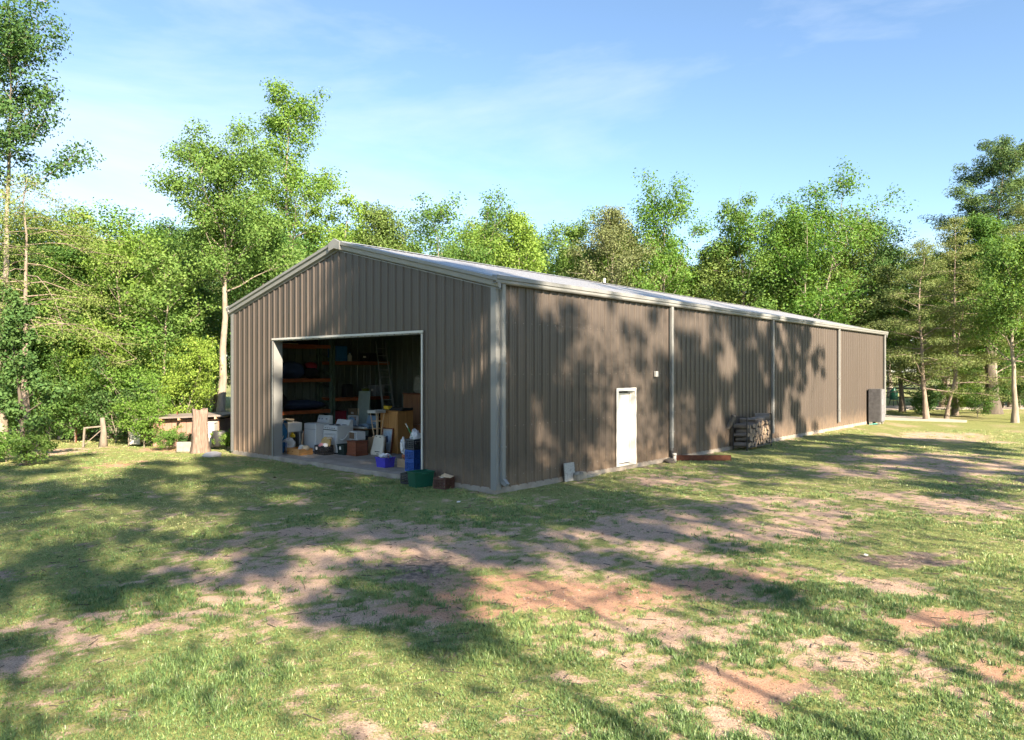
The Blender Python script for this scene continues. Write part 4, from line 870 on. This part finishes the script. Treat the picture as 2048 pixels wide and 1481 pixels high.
t = thing('microwave_oven', 1.86, 7.66, Z + .475, 'old white microwave oven on the red-brown cabinet', 'microwave', rz=-.1); MB().box((0, 0, .15), (.33, .44, .27), bev=.01).build('case', ENAMEL, t); MB().box((-.17, .05, .15), (.012, .29, .2), bev=.004).build('door_window', mat('brown_glass', (.12, .085, .06), .15), t); MB().box((-.17, -.16, .15), (.012, .09, .22), bev=.004).build('key_pad', GREYP, t)
# --- table with fan, suitcase, odds and ends
t = thing('work_table', 2.95, 8.95, Z, 'dark folding table behind the microwave', 'table'); MB().box((0, 0, .70), (.7, 1.0, .04), bev=.005).build('top', BROWNW, t)
for sx in (-1, 1):
    for sy in (-1, 1): MB().box((sx * .3, sy * .45, .34), (.04, .04, .68)).build('leg', BLK, t)
t = thing('box_fan', 2.78, 9.12, Z + .72, 'white square box fan on the table', 'fan', rz=.15); mb = MB()
for s in (-1, 1): mb.box((0, s * .2, .22), (.11, .03, .42), bev=.01).box((0, 0, .22 + s * .2), (.11, .37, .03), bev=.01)
mb.build('frame', ENAMEL, t)
mb = MB()
for k in range(4): mb.box((0, 0, .22), (.015, .34, .085), rot=Matrix.Rotation(k * math.pi / 4, 3, 'X') @ Matrix.Rotation(.4, 3, 'Z'))
mb.build('blades', mat('fan_blue', (.22, .32, .45), .4), t); MB().lathe([(.06, 0), (.06, .03), (.0, .035)], seg=16).build('hub', WHITE, t).location = (-.07, 0, .22)
t.children[-1].rotation_euler = (0, R(-90), 0)
mb = MB()
for k in range(-4, 5): mb.box((-.05, k * .042, .22), (.006, .006, .38))
mb.build('grille', STEEL, t)['kind'] = 'stuff'
t = thing('suitcase', 2.98, 8.60, Z + .72, 'open blue-grey hard suitcase on the table', 'suitcase'); BG = mat('blue_grey_shell', (.17, .25, .34), .35); MB().box((0, 0, .08), (.4, .52, .16), bev=.03).build('shell', BG, t); MB().box((.2, 0, .26), (.10, .52, .34), bev=.03, rot=Matrix.Rotation(.25, 3, 'Y')).build('lid', BG, t); MB().tube([(-.2, -.08, .1), (-.24, -.05, .1), (-.24, .05, .1), (-.2, .08, .1)], .01, 6).build('handle', BLK, t)
one(MB().box((0, 0, .26), (.42, .4, .52), bev=.03), 'pet_kennel', BLK, 2.58, 8.10, Z, 'black boxy kennel behind the small cabinet', 'kennel')
one(MB().tube([(-.1, .4, .3), (-.05, .25, .16), (0, .05, .12), (.02, -.1, .2), (0, -.25, .34)], .022, 8), 'white_hose', WHITE, 1.75, 8.24, Z + .33, 'white bent hose lying over the dark green bin', 'hose', smooth=True)
for k, (bb, aa, z, l_, m, lab) in enumerate([(2.7, 8.7, .72, .8, MULTI[3], 'pale board on the table in front of the fan'), (2.62, 8.55, .76, .6, PAPER, 'white strip on the table in front of the fan')]): one(MB().box((0, 0, .02), (.12, l_, .04), bev=.004), 'board_strip', m, bb, aa, Z + z, lab, 'board')
one(MB().tube([(0, 0, 0), (.15, .12, 1.35)], .014, 7), 'broom_handle', PALEW, 3.3, 9.6, Z, 'slanting wooden broom handle behind the box fan', 'broom')
# --- upturned stool with wire basket
t = thing('wooden_stool', 2.62, 7.62, Z + .52, 'pale wooden bar stool standing upside down', 'stool'); MB().lathe([(.15, 0), (.16, .01), (.16, .035), (.15, .04)]).build('seat', PALEW, t)
for k in range(4):
    a = k * math.pi / 2 + .78; c, s = math.cos(a), math.sin(a); MB().tube([(c * .11, s * .11, .04), (c * .22, s * .22, .78)], [.018, .015], 8).build('leg', PALEW, t)
for z, r in ((.28, .146), (.52, .18)):
    for k in range(4):
        a = k * math.pi / 2 + .78; b_ = a + math.pi / 2; MB().tube([(math.cos(a) * r, math.sin(a) * r, z), (math.cos(b_) * r, math.sin(b_) * r, z)], .010, 6).build('rung', PALEW, t)
one(MB().box((0, 0, .26), (.44, .40, .52), bev=.01), 'moving_carton', CARD, 2.62, 7.62, Z, 'brown carton under the upturned stool', 'carton')
t = thing('wire_basket', 2.62, 7.66, Z + 1.30, 'white wire basket balanced on the stool legs', 'basket'); mb = MB()
for s in (-1, 1): mb.box((s * .2, 0, .05), (.02, .42, .09)).box((0, s * .2, .05), (.38, .02, .09))
mb.build('rim', WHITE, t); MB().box((0, 0, .006), (.38, .38, .008)).build('floor', STEEL, t)
# --- beige plastic shell
t = thing('plastic_shell', 2.15, 7.12, Z, 'dirty beige plastic shell with slots leaning upright on the floor', 'plastic shell'); rot = Matrix.Rotation(.22, 3, 'Y')
mb = MB(); poly = [(-.27, 0), (.27, 0), (.29, .12), (.25, .55), (.19, .65), (-.19, .65), (-.25, .55), (-.29, .12)]; mb.prism(poly, (0, 0, .01), (0, 1, 0), (.22, 0, .97), (.10, 0, -.02)); o = mb.build('body', BEIGE, t)
bm_ = o.modifiers.new('bevel', 'BEVEL'); bm_.width = .035; bm_.segments = 3
for zc, yw, y in ((.12, .22, -.06), (.05, .10, -.1), (.585, .07, -.08), (.60, .05, .10)): MB().box((.22 * zc - .006, y, .01 + .97 * zc), (.02, yw, .022), rot=rot).build('slot', BLK, t)
# --- framed picture and wardrobe
t = thing('framed_picture', 2.80, 7.42, Z, 'framed bird print leaning on the orange wardrobe', 'picture', rz=0.)
rot = Matrix.Rotation(.12, 3, 'Y'); mb = MB(); Wp, Hp = .56, .82
for s in (-1, 1): mb.box(rot @ Vector((0, s * (Wp / 2 - .02), Hp / 2)), (.03, .04, Hp), rot=rot).box(rot @ Vector((0, 0, Hp / 2 + s * (Hp / 2 - .02))), (.028, Wp - .08, .04), rot=rot)
mb.build('frame', MAHO, t)
MB().box(rot @ Vector((.004, 0, Hp / 2)), (.008, Wp - .08, Hp - .08), rot=rot).build('mat_board', WHITE, t)
MB().box(rot @ Vector((-.004, 0, Hp / 2)), (.006, Wp - .18, Hp - .20), rot=rot).build('print', mat('print_blue', (.38, .47, .56), .5, var=.3, scale=5), t)
MB().blob(rot @ Vector((-.012, -.02, .42)), (.005, .06, .16), 2, .25, 5).build('print_bird', mat('print_dark', (.07, .09, .14), .6), t)
t = thing('wardrobe', 3.28, 7.44, Z, 'tall orange-brown wooden wardrobe carrying a black tray', 'wardrobe'); w, l, h = .66, .88, 1.34
MB().box((0, 0, h / 2), (w, l, h), bev=.006).build('carcass', OAKW, t); MB().box((0, 0, h + .014), (w + .04, l + .04, .028), bev=.006).build('top', OAKW, t); MB().box((0, 0, .04), (w + .015, l + .015, .08), bev=.004).build('plinth', OAKW, t)
for y in (-.21, .21): dd = MB().box((-w / 2 - .008, y, h / 2 + .03), (.018, .40, h - .14), bev=.004).build('door', OAKW, t); MB().tube([(-w / 2 - .015, y * .2, .75), (-w / 2 - .04, y * .2, .75)], .015, 8).build('knob', MAHO, dd)
one(MB().prism([(-.32, .0), (.32, 0), (.36, .09), (.33, .09), (.30, .02), (-.30, .02), (-.33, .09), (-.36, .09)], (-.22, 0, 0), (0, 1, 0), (0, 0, 1), (.44, 0, 0)).box((0, 0, .055), (.38, .58, .05)), 'black_tray', BLK, 3.30, 7.26, Z + 1.37, 'black plastic tray on top of the orange wardrobe', 'tray')
t = thing('toolbox', 3.12, 7.70, Z + 1.40, 'yellow toolbox on the left corner of the wardrobe', 'toolbox'); MB().box((0, 0, .075), (.17, .26, .12), bev=.015).build('body', YEL, t); MB().box((0, 0, .15), (.175, .27, .03), bev=.01).build('lid', BLK, t); MB().tube([(0, -.07, .16), (0, -.05, .2), (0, .05, .2), (0, .07, .16)], .01, 6).build('handle', BLK, t)
t.location.z -= .02
# --- taller brown cabinet with cushion on top
t = thing('tall_cabinet', 5.0, 8.25, Z, 'tall dark brown cabinet at the back behind the wardrobe', 'cabinet'); w, l, h = .6, 1.1, 1.84
MB().box((0, 0, h / 2), (w, l, h), bev=.006).build('carcass', BROWNW, t); MB().box((0, 0, h + .014), (w + .04, l + .04, .028), bev=.005).build('top', MAHO, t)
for y in (-.27, .27): MB().box((-w / 2 - .008, y, h / 2), (.018, .5, h - .1), bev=.004).build('door', BROWNW, t)
one(MB().box((0, 0, .32), (.22, .80, .62), bev=.08, rot=Matrix.Rotation(.12, 3, 'Y')), 'seat_cushion', mat('grey_upholstery', (.22, .22, .19), .9, var=.25, scale=8), 4.95, 8.05, Z + 1.875, 'grey upholstered cushion standing on the tall brown cabinet', 'cushion', smooth=False)
one(MB().lathe([(.13, 0), (.14, .03), (.12, .06), (.06, .08)], seg=16), 'tin_lid', STEEL, 4.3, 7.95, Z, 'round metal lid glinting behind the wardrobe', 'lid')
# --- right of the doorway: purple bin, carton with ball, blue crates
tote('purple_bin', .68, 4.80, Z, (.36, .42, .27), PURP, 'purple-blue plastic bin filled with clothes on the slab', cat='bin')
rg = random.Random(3)
for k in range(9): one(MB().blob((0, 0, 0), (rg.uniform(.05, .08), rg.uniform(.06, .10), .05), 3, .4, 50 + k, hf=.15), 'clothing_piece', MULTI[(k * 2) % 5 if k % 3 else 0], .68 + rg.uniform(-.12, .12), 4.80 + rg.uniform(-.15, .15), Z + .27 + rg.uniform(0, .05), 'crumpled garment heaped in the purple bin', 'garment', group='garments heaped in the purple bin', smooth=True)
t = thing('cardboard_box', 1.05, 4.38, Z, 'brown cardboard box between the purple bin and blue crates', 'box'); MB().box((0, 0, .115), (.32, .34, .23), bev=.003).build('body', CARD, t); MB().box((0, 0, .232), (.325, .05, .004)).build('tape', mat('tape', (.45, .36, .22), .3), t)
one(MB().lathe([(.075 * math.sin(i * math.pi / 10), .075 - .075 * math.cos(i * math.pi / 10)) for i in range(1, 10)], seg=18), 'orange_ball', mat('ball_orange', (.36, .13, .06), .6), .96, 4.32, Z + .236, 'small orange-brown ball on the cardboard box', 'ball', smooth=True)
for k, lab in enumerate(['lower blue slatted crate of the stack by the right jamb', 'upper blue slatted crate of the stack by the right jamb']): crate('blue_crate', .70, 3.60, Z + k * .286, (.36, .36, .28), BLUEP, lab, group='stacked crates by the right jamb', slot=(5, 5))
crate('milk_crate', .72, 3.62, Z + .574, (.36, .36, .28), mat('charcoal_crate', (.045, .05, .06), .5), 'charcoal milk crate on top of the blue crates', slot=(5, 4), group='stacked crates by the right jamb')
for k, (bb, aa, z, d, lab) in enumerate([(.52, 3.86, .52, (.07, .06, .20), 'white plastic bag hanging off the left of the milk crate'), (.78, 3.66, .80, (.12, .13, .17), 'clear white bag bulging from the milk crate')]): one(MB().blob((0, 0, d[2] * .8), d, 3, .45, 70 + k, hf=.22), 'shopping_bag', BAGW, bb, aa, Z + z, lab, 'bag')
t = thing('mop', .80, 3.58, Z + .62, 'green-handled mop with white tip leaning out of the milk crate', 'mop'); MB().tube([(0, 0, 0), (-.17, .20, .52)], .013, 8).build('handle', mat('mop_green', (.02, .22, .08), .4), t); MB().tube([(-.17, .20, .52), (-.21, .245, .64)], .017, 8).build('grip', WHITE, t)
t = thing('paint_pail', 1.35, 3.30, Z, 'white pail half hidden behind the right jamb', 'pail'); MB().lathe([(.13, 0), (.15, .34), (.158, .34), (.158, .37), (.14, .37)]).build('body', WHITE, t, smooth=True); MB().tube([(-.15, 0, .33), (-.06, -.14, .24), (.06, -.14, .24), (.15, 0, .33)], .005, 6).build('bail', STEEL, t)
one(MB().blob((0, 0, .1), (.16, .2, .12), 3, .2, 90), 'rag_heap', MULTI[4], 1.25, 3.75, Z, 'grey rag heap behind the blue crates', 'rags', smooth=True)
# --- outside the right jamb
crate('small_black_crate', -.33, 2.62, -.005, (.30, .30, .26), BLACKP, 'small black crate on the grass behind the green tote', slot=(4, 3), rz=.1)
tote('green_tote', -.44, 2.06, -.005, (.54, .36, .37), GREENP, 'empty dark green tote on the grass beside the right jamb', rz=-.18)
t = crate('brown_crate', -.26, 1.44, -.005, (.36, .36, .27), BROWNP, 'dark brown crate of old papers beside the green tote', rz=.15, slot=(6, 3))
for k in range(3): one(MB().box((0, 0, 0), (.2, .24, .012), rot=Matrix.Rotation(.25 * (k - 1), 3, 'X') @ Matrix.Rotation(.2 * k, 3, 'Z')), 'old_newspaper', MULTI[3] if k else PAPER, -.28 + .03 * k, 1.46 - .05 * k, .25 + .022 * k, '%s old newspaper heaped in the dark brown crate' % ('lowest', 'middle', 'topmost')[k], 'newspaper', group='newspapers in the brown crate')
# --- along the long wall
STONE = mat('speckled_stone', (.22, .215, .21), .6, scale=26, col2=(.50, .49, .47))
CONCW = mat('weathered_concrete', (.25, .24, .21), .9, var=.25, scale=8, bump=.6, bscale=25)
RUST = mat('rusty_steel', (.13, .045, .025), .85, var=.3, scale=9, bump=.3)
GREYLOG = mat('weathered_log', (.10, .088, .08), .95, scale=7, bump=.9, bscale=24, stretch=(1, 1, .3), col2=(.25, .215, .19))
CUTLOG = mat('cut_wood', (.20, .145, .10), .9, scale=9, bump=.3, col2=(.36, .27, .19))
one(MB().box((0, 0, .23), (.42, .035, .46), bev=.004, rot=Matrix.Rotation(-.10, 3, 'X')), 'stone_slab', STONE, 2.62, -.115, -.01, 'speckled grey stone slab leaning on the long wall near the corner', 'slab')
t = thing('broken_block', 2.92, -.16, -.02, 'broken pale concrete block beside the leaning stone slab', 'block', rz=.15); MB().box((-.04, 0, .09), (.26, .2, .18), bev=.02).build('body', CONCW, t); MB().prism([(.08, .02), (.34, .08), (.30, .19), (.10, .20)], (0, -.09, 0), (1, 0, 0), (0, 0, 1), (0, .17, 0)).build('lip', CONCW, t); MB().blob((-.1, -.02, .17), (.1, .08, .07), 2, .3, 5).build('broken_edge', CONCW, t)
one(MB().box((.4, 0, .045), (.85, .14, .09), bev=.01), 'kerb_block', CONCW, 3.1, -.10, -.03, 'low flat concrete strip lying at the foot of the long wall', 'block')
t = thing('drain_pipe', 7.88, -.20, -.03, 'short white plastic drain pipe standing under the first downspout', 'pipe'); MB().tube([(0, 0, 0), (0, 0, .24)], .055, 14).build('pipe', WHITE, t, smooth=True); MB().tube([(0, 0, .20), (0, 0, .28)], .066, 14).build('collar', WHITE, t, smooth=True)
t = thing('steel_beam', 8.05, -.14, 0., 'rusty steel channel lying on the grass by the long wall', 'beam', rz=R(-48)); MB().box((.85, 0, .075), (1.75, .012, .15)).build('web', RUST, t); MB().box((.85, .045, .155), (1.75, .10, .012)).build('flange', RUST, t); MB().box((.85, .045, .008), (1.75, .10, .012)).build('flange', RUST, t)
one(MB().blob((0, 0, .05), (.22, .16, .08), 2, .3, 12), 'dark_rubble', mat('rubble', (.08, .07, .06), .95, bump=.5), 7.55, -.24, -.02, 'dark rubble heap left of the white drain pipe', 'rubble')
# firewood rack with logs
t = thing('firewood_rack', 12.15, -.16, 0., 'black steel firewood rack with upright end hoops by the long wall', 'rack'); RL = 2.15; RD = .50
for x in (0, RL):
    mb = MB(); hh = 1.17 if x == 0 else 1.20
    for y in (0, -RD): mb.box((x, y, hh / 2), (.035, .035, hh))
    mb.box((x, -RD / 2, hh - .017), (.034, RD - .036, .034)); mb.build('end_hoop', ELB, t)
for y in (0, -RD): MB().box((RL / 2, y, .10), (RL - .036, .034, .034)).build('base_rail', ELB, t)
def log_mesh(seed, split):
    rg = random.Random(seed); bm = bmesh.new(); seg = 9; ln = .52; r = rg.uniform(.075, .115); rs = [r * rg.uniform(.85, 1.15) for _ in range(seg)]
    if split:
        for k in range(seg):
            if k / seg > split: rs[k] *= .55
    A = [[bm.verts.new((rs[k] * math.cos(k * 6.283 / seg) * f + rg.uniform(-.006, .006), rs[k] * math.sin(k * 6.283 / seg) * f + rg.uniform(-.006, .006), z)) for k in range(seg)] for z, f in ((-ln / 2, .96), (-ln / 6, 1.04), (ln / 6, .98), (ln / 2, .95))]
    for i in range(3):
        for k in range(seg): bm.faces.new((A[i][k], A[i][(k + 1) % seg], A[i + 1][(k + 1) % seg], A[i + 1][k]))
    f0 = bm.faces.new(A[0][::-1]); f1 = bm.faces.new(A[-1])
    for f in bm.faces: f.material_index = 0
    f0.material_index = f1.material_index = 1
    me = bpy.data.meshes.new('firewood_log'); bm.to_mesh(me); bm.free(); me.materials.append(GREYLOG); me.materials.append(CUTLOG); return me
LM = [log_mesh(s, sp) for s, sp in ((1, 0), (2, .6), (3, .5), (4, 0), (5, .66), (6, .45))]
rg = random.Random(11); row = 0; z = .21
def put_log(b, a, z, rot, lab, grp=None):
    o = bpy.data.objects.new('firewood_log', rg.choice(LM)); COL.objects.link(o)
    M = Matrix.Rotation(BANG, 3, 'Z') @ rot; o.matrix_world = Matrix.Translation(B(b, a, z)) @ M.to_4x4(); tag(o, lab, 'log', grp)
for row in range(5):
    zz_ = .20 + row * .155; n = 11 if row % 2 == 0 else 10; wd = ['bottom', 'second', 'third', 'fourth', 'top'][row]
    for k in range(n):
        x = .13 + (RL - .26) * (k + (.0 if row % 2 == 0 else .5)) / 10
        rot = Matrix.Rotation(R(90) + rg.uniform(-.09, .09), 3, 'X') @ Matrix.Rotation(rg.uniform(0, 6.28), 3, 'Z')
        rot = Matrix.Rotation(rg.uniform(-.08, .08), 3, 'Z') @ rot
        put_log(12.15 + x, -.16 - RD / 2 + rg.uniform(-.04, .04), zz_ + rg.uniform(-.015, .02) + (.05 if row == 4 and k > 6 else 0), rot, 'split grey log, %s from the near hoop in the %s firewood layer' % ('first' if k == 0 else ORD[k], wd), 'logs in the firewood rack')
for k, (x, y, z, rz_, lab) in enumerate([(.75, -.2, 1.0, .5, 'pale long log lying on top of the near half of the firewood'), (1.45, -.28, 1.02, 1.1, 'dark log lying aslant on top of the firewood middle'), (1.85, -.25, 1.10, .7, 'uppermost dark log on the far end of the firewood'), (1.75, -.12, 1.0, 1.5, 'dark log on top against the far hoop of the firewood')]):
    put_log(12.15 + x, -.16 + y, z, Matrix.Rotation(rz_, 3, 'Z') @ Matrix.Rotation(R(90), 3, 'X') @ Matrix.Rotation(k, 3, 'Z'), lab, 'logs in the firewood rack')
put_log(12.08, -.1, .98, Matrix.Rotation(.5, 3, 'X'), 'thin stick poking up at the near wall end of the firewood', 'logs in the firewood rack')
# old fridge-like cabinet near the far end
t = thing('steel_cabinet', 28.55, -.42, 0., 'tall weathered dark grey steel cabinet on blocks near the far barn corner', 'cabinet'); DG = mat('weathered_grey_steel', (.085, .083, .09), .55, var=.35, scale=5, col2=None)
MB().box((.35, 0, .96), (.62, .58, 1.72), bev=.012).build('body', DG, t); dd = MB().box((.35, -.325, .96), (.60, .05, 1.68), bev=.012).build('door', mat('pale_grey_steel', (.17, .17, .19), .5, var=.25), t)
MB().box((.12, -.365, 1.15), (.02, .03, .3)).build('handle', STEEL, dd); MB().box((.35, .31, .95), (.58, .035, 1.66)).build('back_panel', BLK, t)
for x, y in ((.1, -.2), (.6, -.2), (.1, .18), (.6, .18)): MB().box((x, y, .045), (.14, .14, .11)).build('foot_block', CONCW, t)
one(MB().tube([(-.3, .1, .02), (-.1, -.05, .02), (.15, .05, .02), (.35, -.12, .02), (.1, -.2, .03), (-.2, -.1, .03)], .018, 6), 'garden_hose', mat('teal_hose', (.06, .30, .26), .5), 28.15, -.45, .0, 'short teal hose coiled at the foot of the steel cabinet', 'hose')

# --- left of the barn: shed, stump, posts, odds and ends
PLANKM = mat('shed_board', (.24, .14, .105), .85, scale=5, stretch=(1, 1, .3), col2=(.35, .22, .17), bump=.3)
SHR = mat('shed_roof', (.20, .17, .155), .9, var=.2, scale=4, bump=.3)
sr = tag(empty('board_shed', (-12.0, 27.6, 0), R(3)), 'small low shed of pinkish brown boards with flat grey roof behind the stump', 'shed')
SW, SD, SHh = 2.4, 2.0, .98
bw = SW / 14
for k in range(14): MB().box((-SW / 2 + bw * (k + .5), -SD / 2 + random.uniform(-.006, .006), (SHh + .02) / 2), (bw - .012, .025, SHh + .02)).build('board', PLANKM, sr)
nb_ = 10; bw2 = SD / nb_
for k in range(nb_):
    for s in (-1, 1): MB().box((s * SW / 2, -SD / 2 + bw2 * (k + .5) + .02, SHh / 2), (.025, bw2 - .012, SHh)).build('board', PLANKM, sr)
MB().box((0, SD / 2, SHh / 2), (SW, .03, SHh)).build('back_wall', PLANKM, sr)
rot = Matrix.Rotation(R(-2.0), 3, 'Y'); rf = MB().box((-.15, 0, SHh + .10), (SW + .7, SD + .6, .05), rot=rot).build('roof', SHR, sr)
for k in range(5): MB().box((-.15 - 1.3 + k * .65, -.05, SHh + .035 + .022 * (k - 2)), (.055, SD + .6, .075)).build('rafter', PALEW, rf)
MB().box((.6, -SD / 2 - .05, .30), (.9, .02, .03)).build('batten', PLANKM, sr)
# tall stump
def stump():
    rg = np.random.default_rng(4); n, seg = 10, 22; h = np.linspace(0, 1, n); th = np.arange(seg) * 2 * np.pi / seg; V = []
    for i, t_ in enumerate(h):
        r = .235 + .10 * (1 - t_) ** 3 + .028 * np.sin(th * 3 + 2 * t_) + .022 * np.sin(th * 7 + 2 + t_) + rg.normal(0, .013, seg); z = t_ * 1.5 + (0 if i < n - 1 else rg.uniform(-.05, .06, seg))
        V.append(np.stack([r * np.cos(th), r * np.sin(th), z - .05 + 0 * th], 1))
    V = np.concatenate(V + [np.array([[0, 0, 1.42]])]); F = []
    for i in range(n - 1):
        for k in range(seg): F.append((i * seg + k, i * seg + (k + 1) % seg, (i + 1) * seg + (k + 1) % seg, (i + 1) * seg + k))
    for k in range(seg): F.append(((n - 1) * seg + k, (n - 1) * seg + (k + 1) % seg, n * seg, n * seg))
    me = bpy.data.meshes.new('tree_stump'); me.from_pydata([tuple(v) for v in V], [], [f if f[2] != f[3] else f[:3] for f in F]); me.materials.append(mat('stump_bark', (.085, .060, .048), .95, scale=11, bump=1., bscale=22, stretch=(1.5, 1.5, .14), col2=(.29, .215, .175)))
    for p in me.polygons: p.use_smooth = True
    o = bpy.data.objects.new('tree_stump', me); COL.objects.link(o); o.location = (-10.66, 24.75, 0); tag(o, 'tall broken tree stump standing in front of the shed', 'stump')
stump()
def at(mb, name, m, x, y, z, label, cat, rz=0., smooth=False): return tag(mb.build(name, m, None, (x, y, z), rz, smooth), label, cat)
at(MB().box((0, 0, .16), (.52, .24, .34), bev=.02), 'concrete_block', CONCW, -11.22, 24.9, 0, 'pale concrete block on the grass left of the stump', 'block', .1)
t = tag(empty('white_chest', (-11.0, 26.15, 0), .15), 'old white chest half hidden behind the stump against the shed', 'chest'); MB().box((0, 0, .44), (.6, .5, .86), bev=.03).build('body', WHITE, t); MB().box((0, 0, .90), (.62, .52, .07), bev=.02).build('lid', WHITE, t); MB().box((-.1, -.27, .7), (.2, .03, .03)).build('handle', STEEL, t)
t = tag(empty('step_ladder', (-11.12, 25.35, 0), -.1), 'narrow weathered step ladder beside the stump', 'ladder')
for s in (-1, 1): MB().bar((s * .14, 0, 0), (s * .11, .2, 1.05), .04, .03).build('rail', PALEW, t)
for k in range(5): MB().box((0, .04 + k * .038, .16 + k * .20), (.25, .07, .025)).build('step', PALEW, t)
at(MB().lathe([(.20, 0), (.25, .05), (.26, .52), (.24, .55), (.20, .55)]), 'black_barrel', ELB, -10.33, 25.6, .1, 'dark barrel half hidden right of the stump', 'barrel', smooth=True)
at(MB().blob((0, 0, 0), (.30, .22, .12), 3, .2, 33), 'grey_rock', mat('grey_rock', (.34, .34, .36), .9, bump=.4), -9.75, 23.6, .03, 'flat pale grey rock on the grass near the left barn corner', 'rock', smooth=True)
t = tag(empty('covered_trailer', (-9.75, 28.4, 0), .1), 'white tarp-covered load between shed and barn', 'tarp'); MB().prism([(-.8, .45), (.8, .45), (.75, 1.2), (.3, 1.62), (-.4, 1.35), (-.75, 1.0)], (0, -.6, 0), (1, 0, 0), (0, 0, 1), (0, 1.4, 0)).build('tarp', WHITE, t); MB().box((0, .1, .38), (1.7, 1.3, .12)).build('bed', ELB, t)
for s in (-1, 1): MB().tube([(s * .85, .05, .3), (s * 1.0, .05, .3)], .3, 16).build('wheel', BLK, t)
OLDW = mat('old_post_wood', (.13, .11, .09), .95, scale=6, bump=.8, bscale=20, stretch=(1, 1, .3), col2=(.27, .23, .19))
at(MB().tube([(0, 0, -.1), (.02, 0, .5), (-.03, 0, 1.05)], [.17, .10, .075], 9), 'gate_post', OLDW, -15.0, 26.6, 0, 'thick old grey gate post with flared foot at the wood edge', 'post', smooth=True)
t = tag(empty('wooden_gate', (-15.5, 26.3, 0), .15), 'low grey wooden gate frame left of the old post', 'gate'); MB().bar((-.05, 0, 0), (0, 0, .72), .06).build('stile', OLDW, t); MB().bar((0, 0, .70), (.50, .2, .74), .05).build('rail', OLDW, t); MB().bar((0, 0, .1), (.48, .2, .6), .025).build('brace', OLDW, t)
t = tag(empty('white_box', (-13.95, 26.9, 0), .2), 'white metal box standing in the weeds by the bushes', 'box'); MB().box((0, 0, .36), (.36, .3, .62), bev=.015).build('body', WHITE, t); MB().box((0, 0, .69), (.4, .34, .03), bev=.005).build('lid', WHITE, t); MB().box((-.2, -.16, .35), (.04, .03, .66)).build('corner_leg', OLDW, t)
for k, (x, y, h, lab) in enumerate([(-14.5, 28.0, 1.25, 'thin dark fence stake left of the white box'), (-13.55, 27.8, 1.3, 'thin dark fence stake right of the white box'), (-16.9, 28.1, 1.1, 'thin dark fence stake at the far left wood edge'), (-12.9, 27.9, 1.2, 'thin dark fence stake beside the shed corner')]):
    at(MB().bar((0, 0, -.1), (.02, 0, h), .035), 'fence_stake', RUST, x, y, 0, lab, 'stake')
# --- far right: paddock fence, feeder, letterbox
FP = mat('dark_fence_wood', (.05, .045, .04), .9)
ft = tag(empty('paddock_fence', (30, 66, 0), R(-6)), 'dark post and rail fence across the pasture on the right', 'fence')
for k in range(14): MB().box((-13 + k * 2.6, 0, .62), (.16, .16, 1.3)).build('post', FP, ft)
for z in (.35, .75, 1.12): MB().box((3.9, -.1, z), (34, .04, .11)).build('rail', FP, ft)
t = tag(empty('game_feeder', (tx(1787, 56), 56, 0)), 'dark green barrel feeder by the driveway beyond the barn end', 'feeder'); MB().lathe([(.26, .0), (.30, .05), (.30, .62), (.12, .85), (.12, .9)], (0, 0, .5)).build('barrel', GREENP, t, smooth=True)
for k in range(3): MB().bar((math.cos(k * 2.1) * .25, math.sin(k * 2.1) * .25, .55), (math.cos(k * 2.1) * .4, math.sin(k * 2.1) * .4, 0), .05).build('leg', FP, t)
# scraps of litter on the grass
for k, (px, py, lab) in enumerate([(917, 1006, 'white paper scrap on the grass in front of the near barn corner'), (1732, 1113, 'white paper scrap on the dark patch at the right')]):
    x, y = ga(px, py); at(MB().prism([(-.04, -.02), (.03, -.03), (.045, .02), (-.03, .03)], (0, 0, 0), (1, 0, .1), (0, 1, .2), (.0, 0, .004)), 'paper_scrap', PAPER, x, y, .02, lab, 'scrap', k)

# --- more stored odds and ends in the shade of the bay
for k, (b, a, z, d, m, lab) in enumerate([
    (1.35, 11.45, 0, (.55, .5, .42), CARD, 'brown carton on the floor under the near rack'), (2.15, 11.4, 0, (.6, .5, .5), GREYP, 'grey plastic trunk on the floor under the near rack'),
    (2.85, 11.35, 0, (.4, .45, .6), BROWNW, 'brown wooden chest on the floor at the near rack end'), (3.85, 11.4, 0, (.55, .5, .45), BLK, 'black trunk on the floor under the deeper rack'),
    (4.7, 11.4, .86, (.6, .5, .36), CARD, 'brown carton on the lowest shelf of the deeper rack'), (3.75, 11.4, .86, (.45, .5, .3), REDC, 'dark red case on the lowest shelf of the deeper rack'),
    (5.55, 11.4, 1.68, (.42, .45, .4), GREYP, 'grey bin on the middle shelf end of the deeper rack'), (5.3, 11.4, 3.01, (.7, .5, .3), BLK, 'black crate on the top shelf of the deeper rack'),
    (1.15, 11.45, 3.585, (.5, .45, .3), CARD, 'brown carton on the top shelf of the near rack'), (4.3, 7.0, 0, (.8, .6, .85), BROWNW, 'brown sideboard standing behind the orange wardrobe'),
    (5.6, 6.9, 0, (.6, .9, 1.2), GREYP, 'grey filing unit at the back partition'), (2.45, 10.2, 0, (.5, .5, .8), BLUEB, 'blue steel drum box behind the washing machine'), (3.4, 10.3, 0, (.6, .5, .6), CARD, 'large brown carton behind the work table')]):
    t = thing('storage_carton' if m is CARD else 'storage_chest', b, a, Z + z, lab, 'carton' if m is CARD else 'trunk', rz=.06 * ((k * 7) % 5 - 2))
    MB().box((0, 0, d[2] / 2), d, bev=.008).build('body', m, t); MB().box((0, 0, d[2] + .006), (d[0] + .02, d[1] + .02, .03), bev=.006).build('lid', m, t)
    MB().box((-d[0] / 2 - .003, 0, d[2] * .6), (.006, d[1] * .3, d[2] * .22)).build('paper_label', PAPER, t)
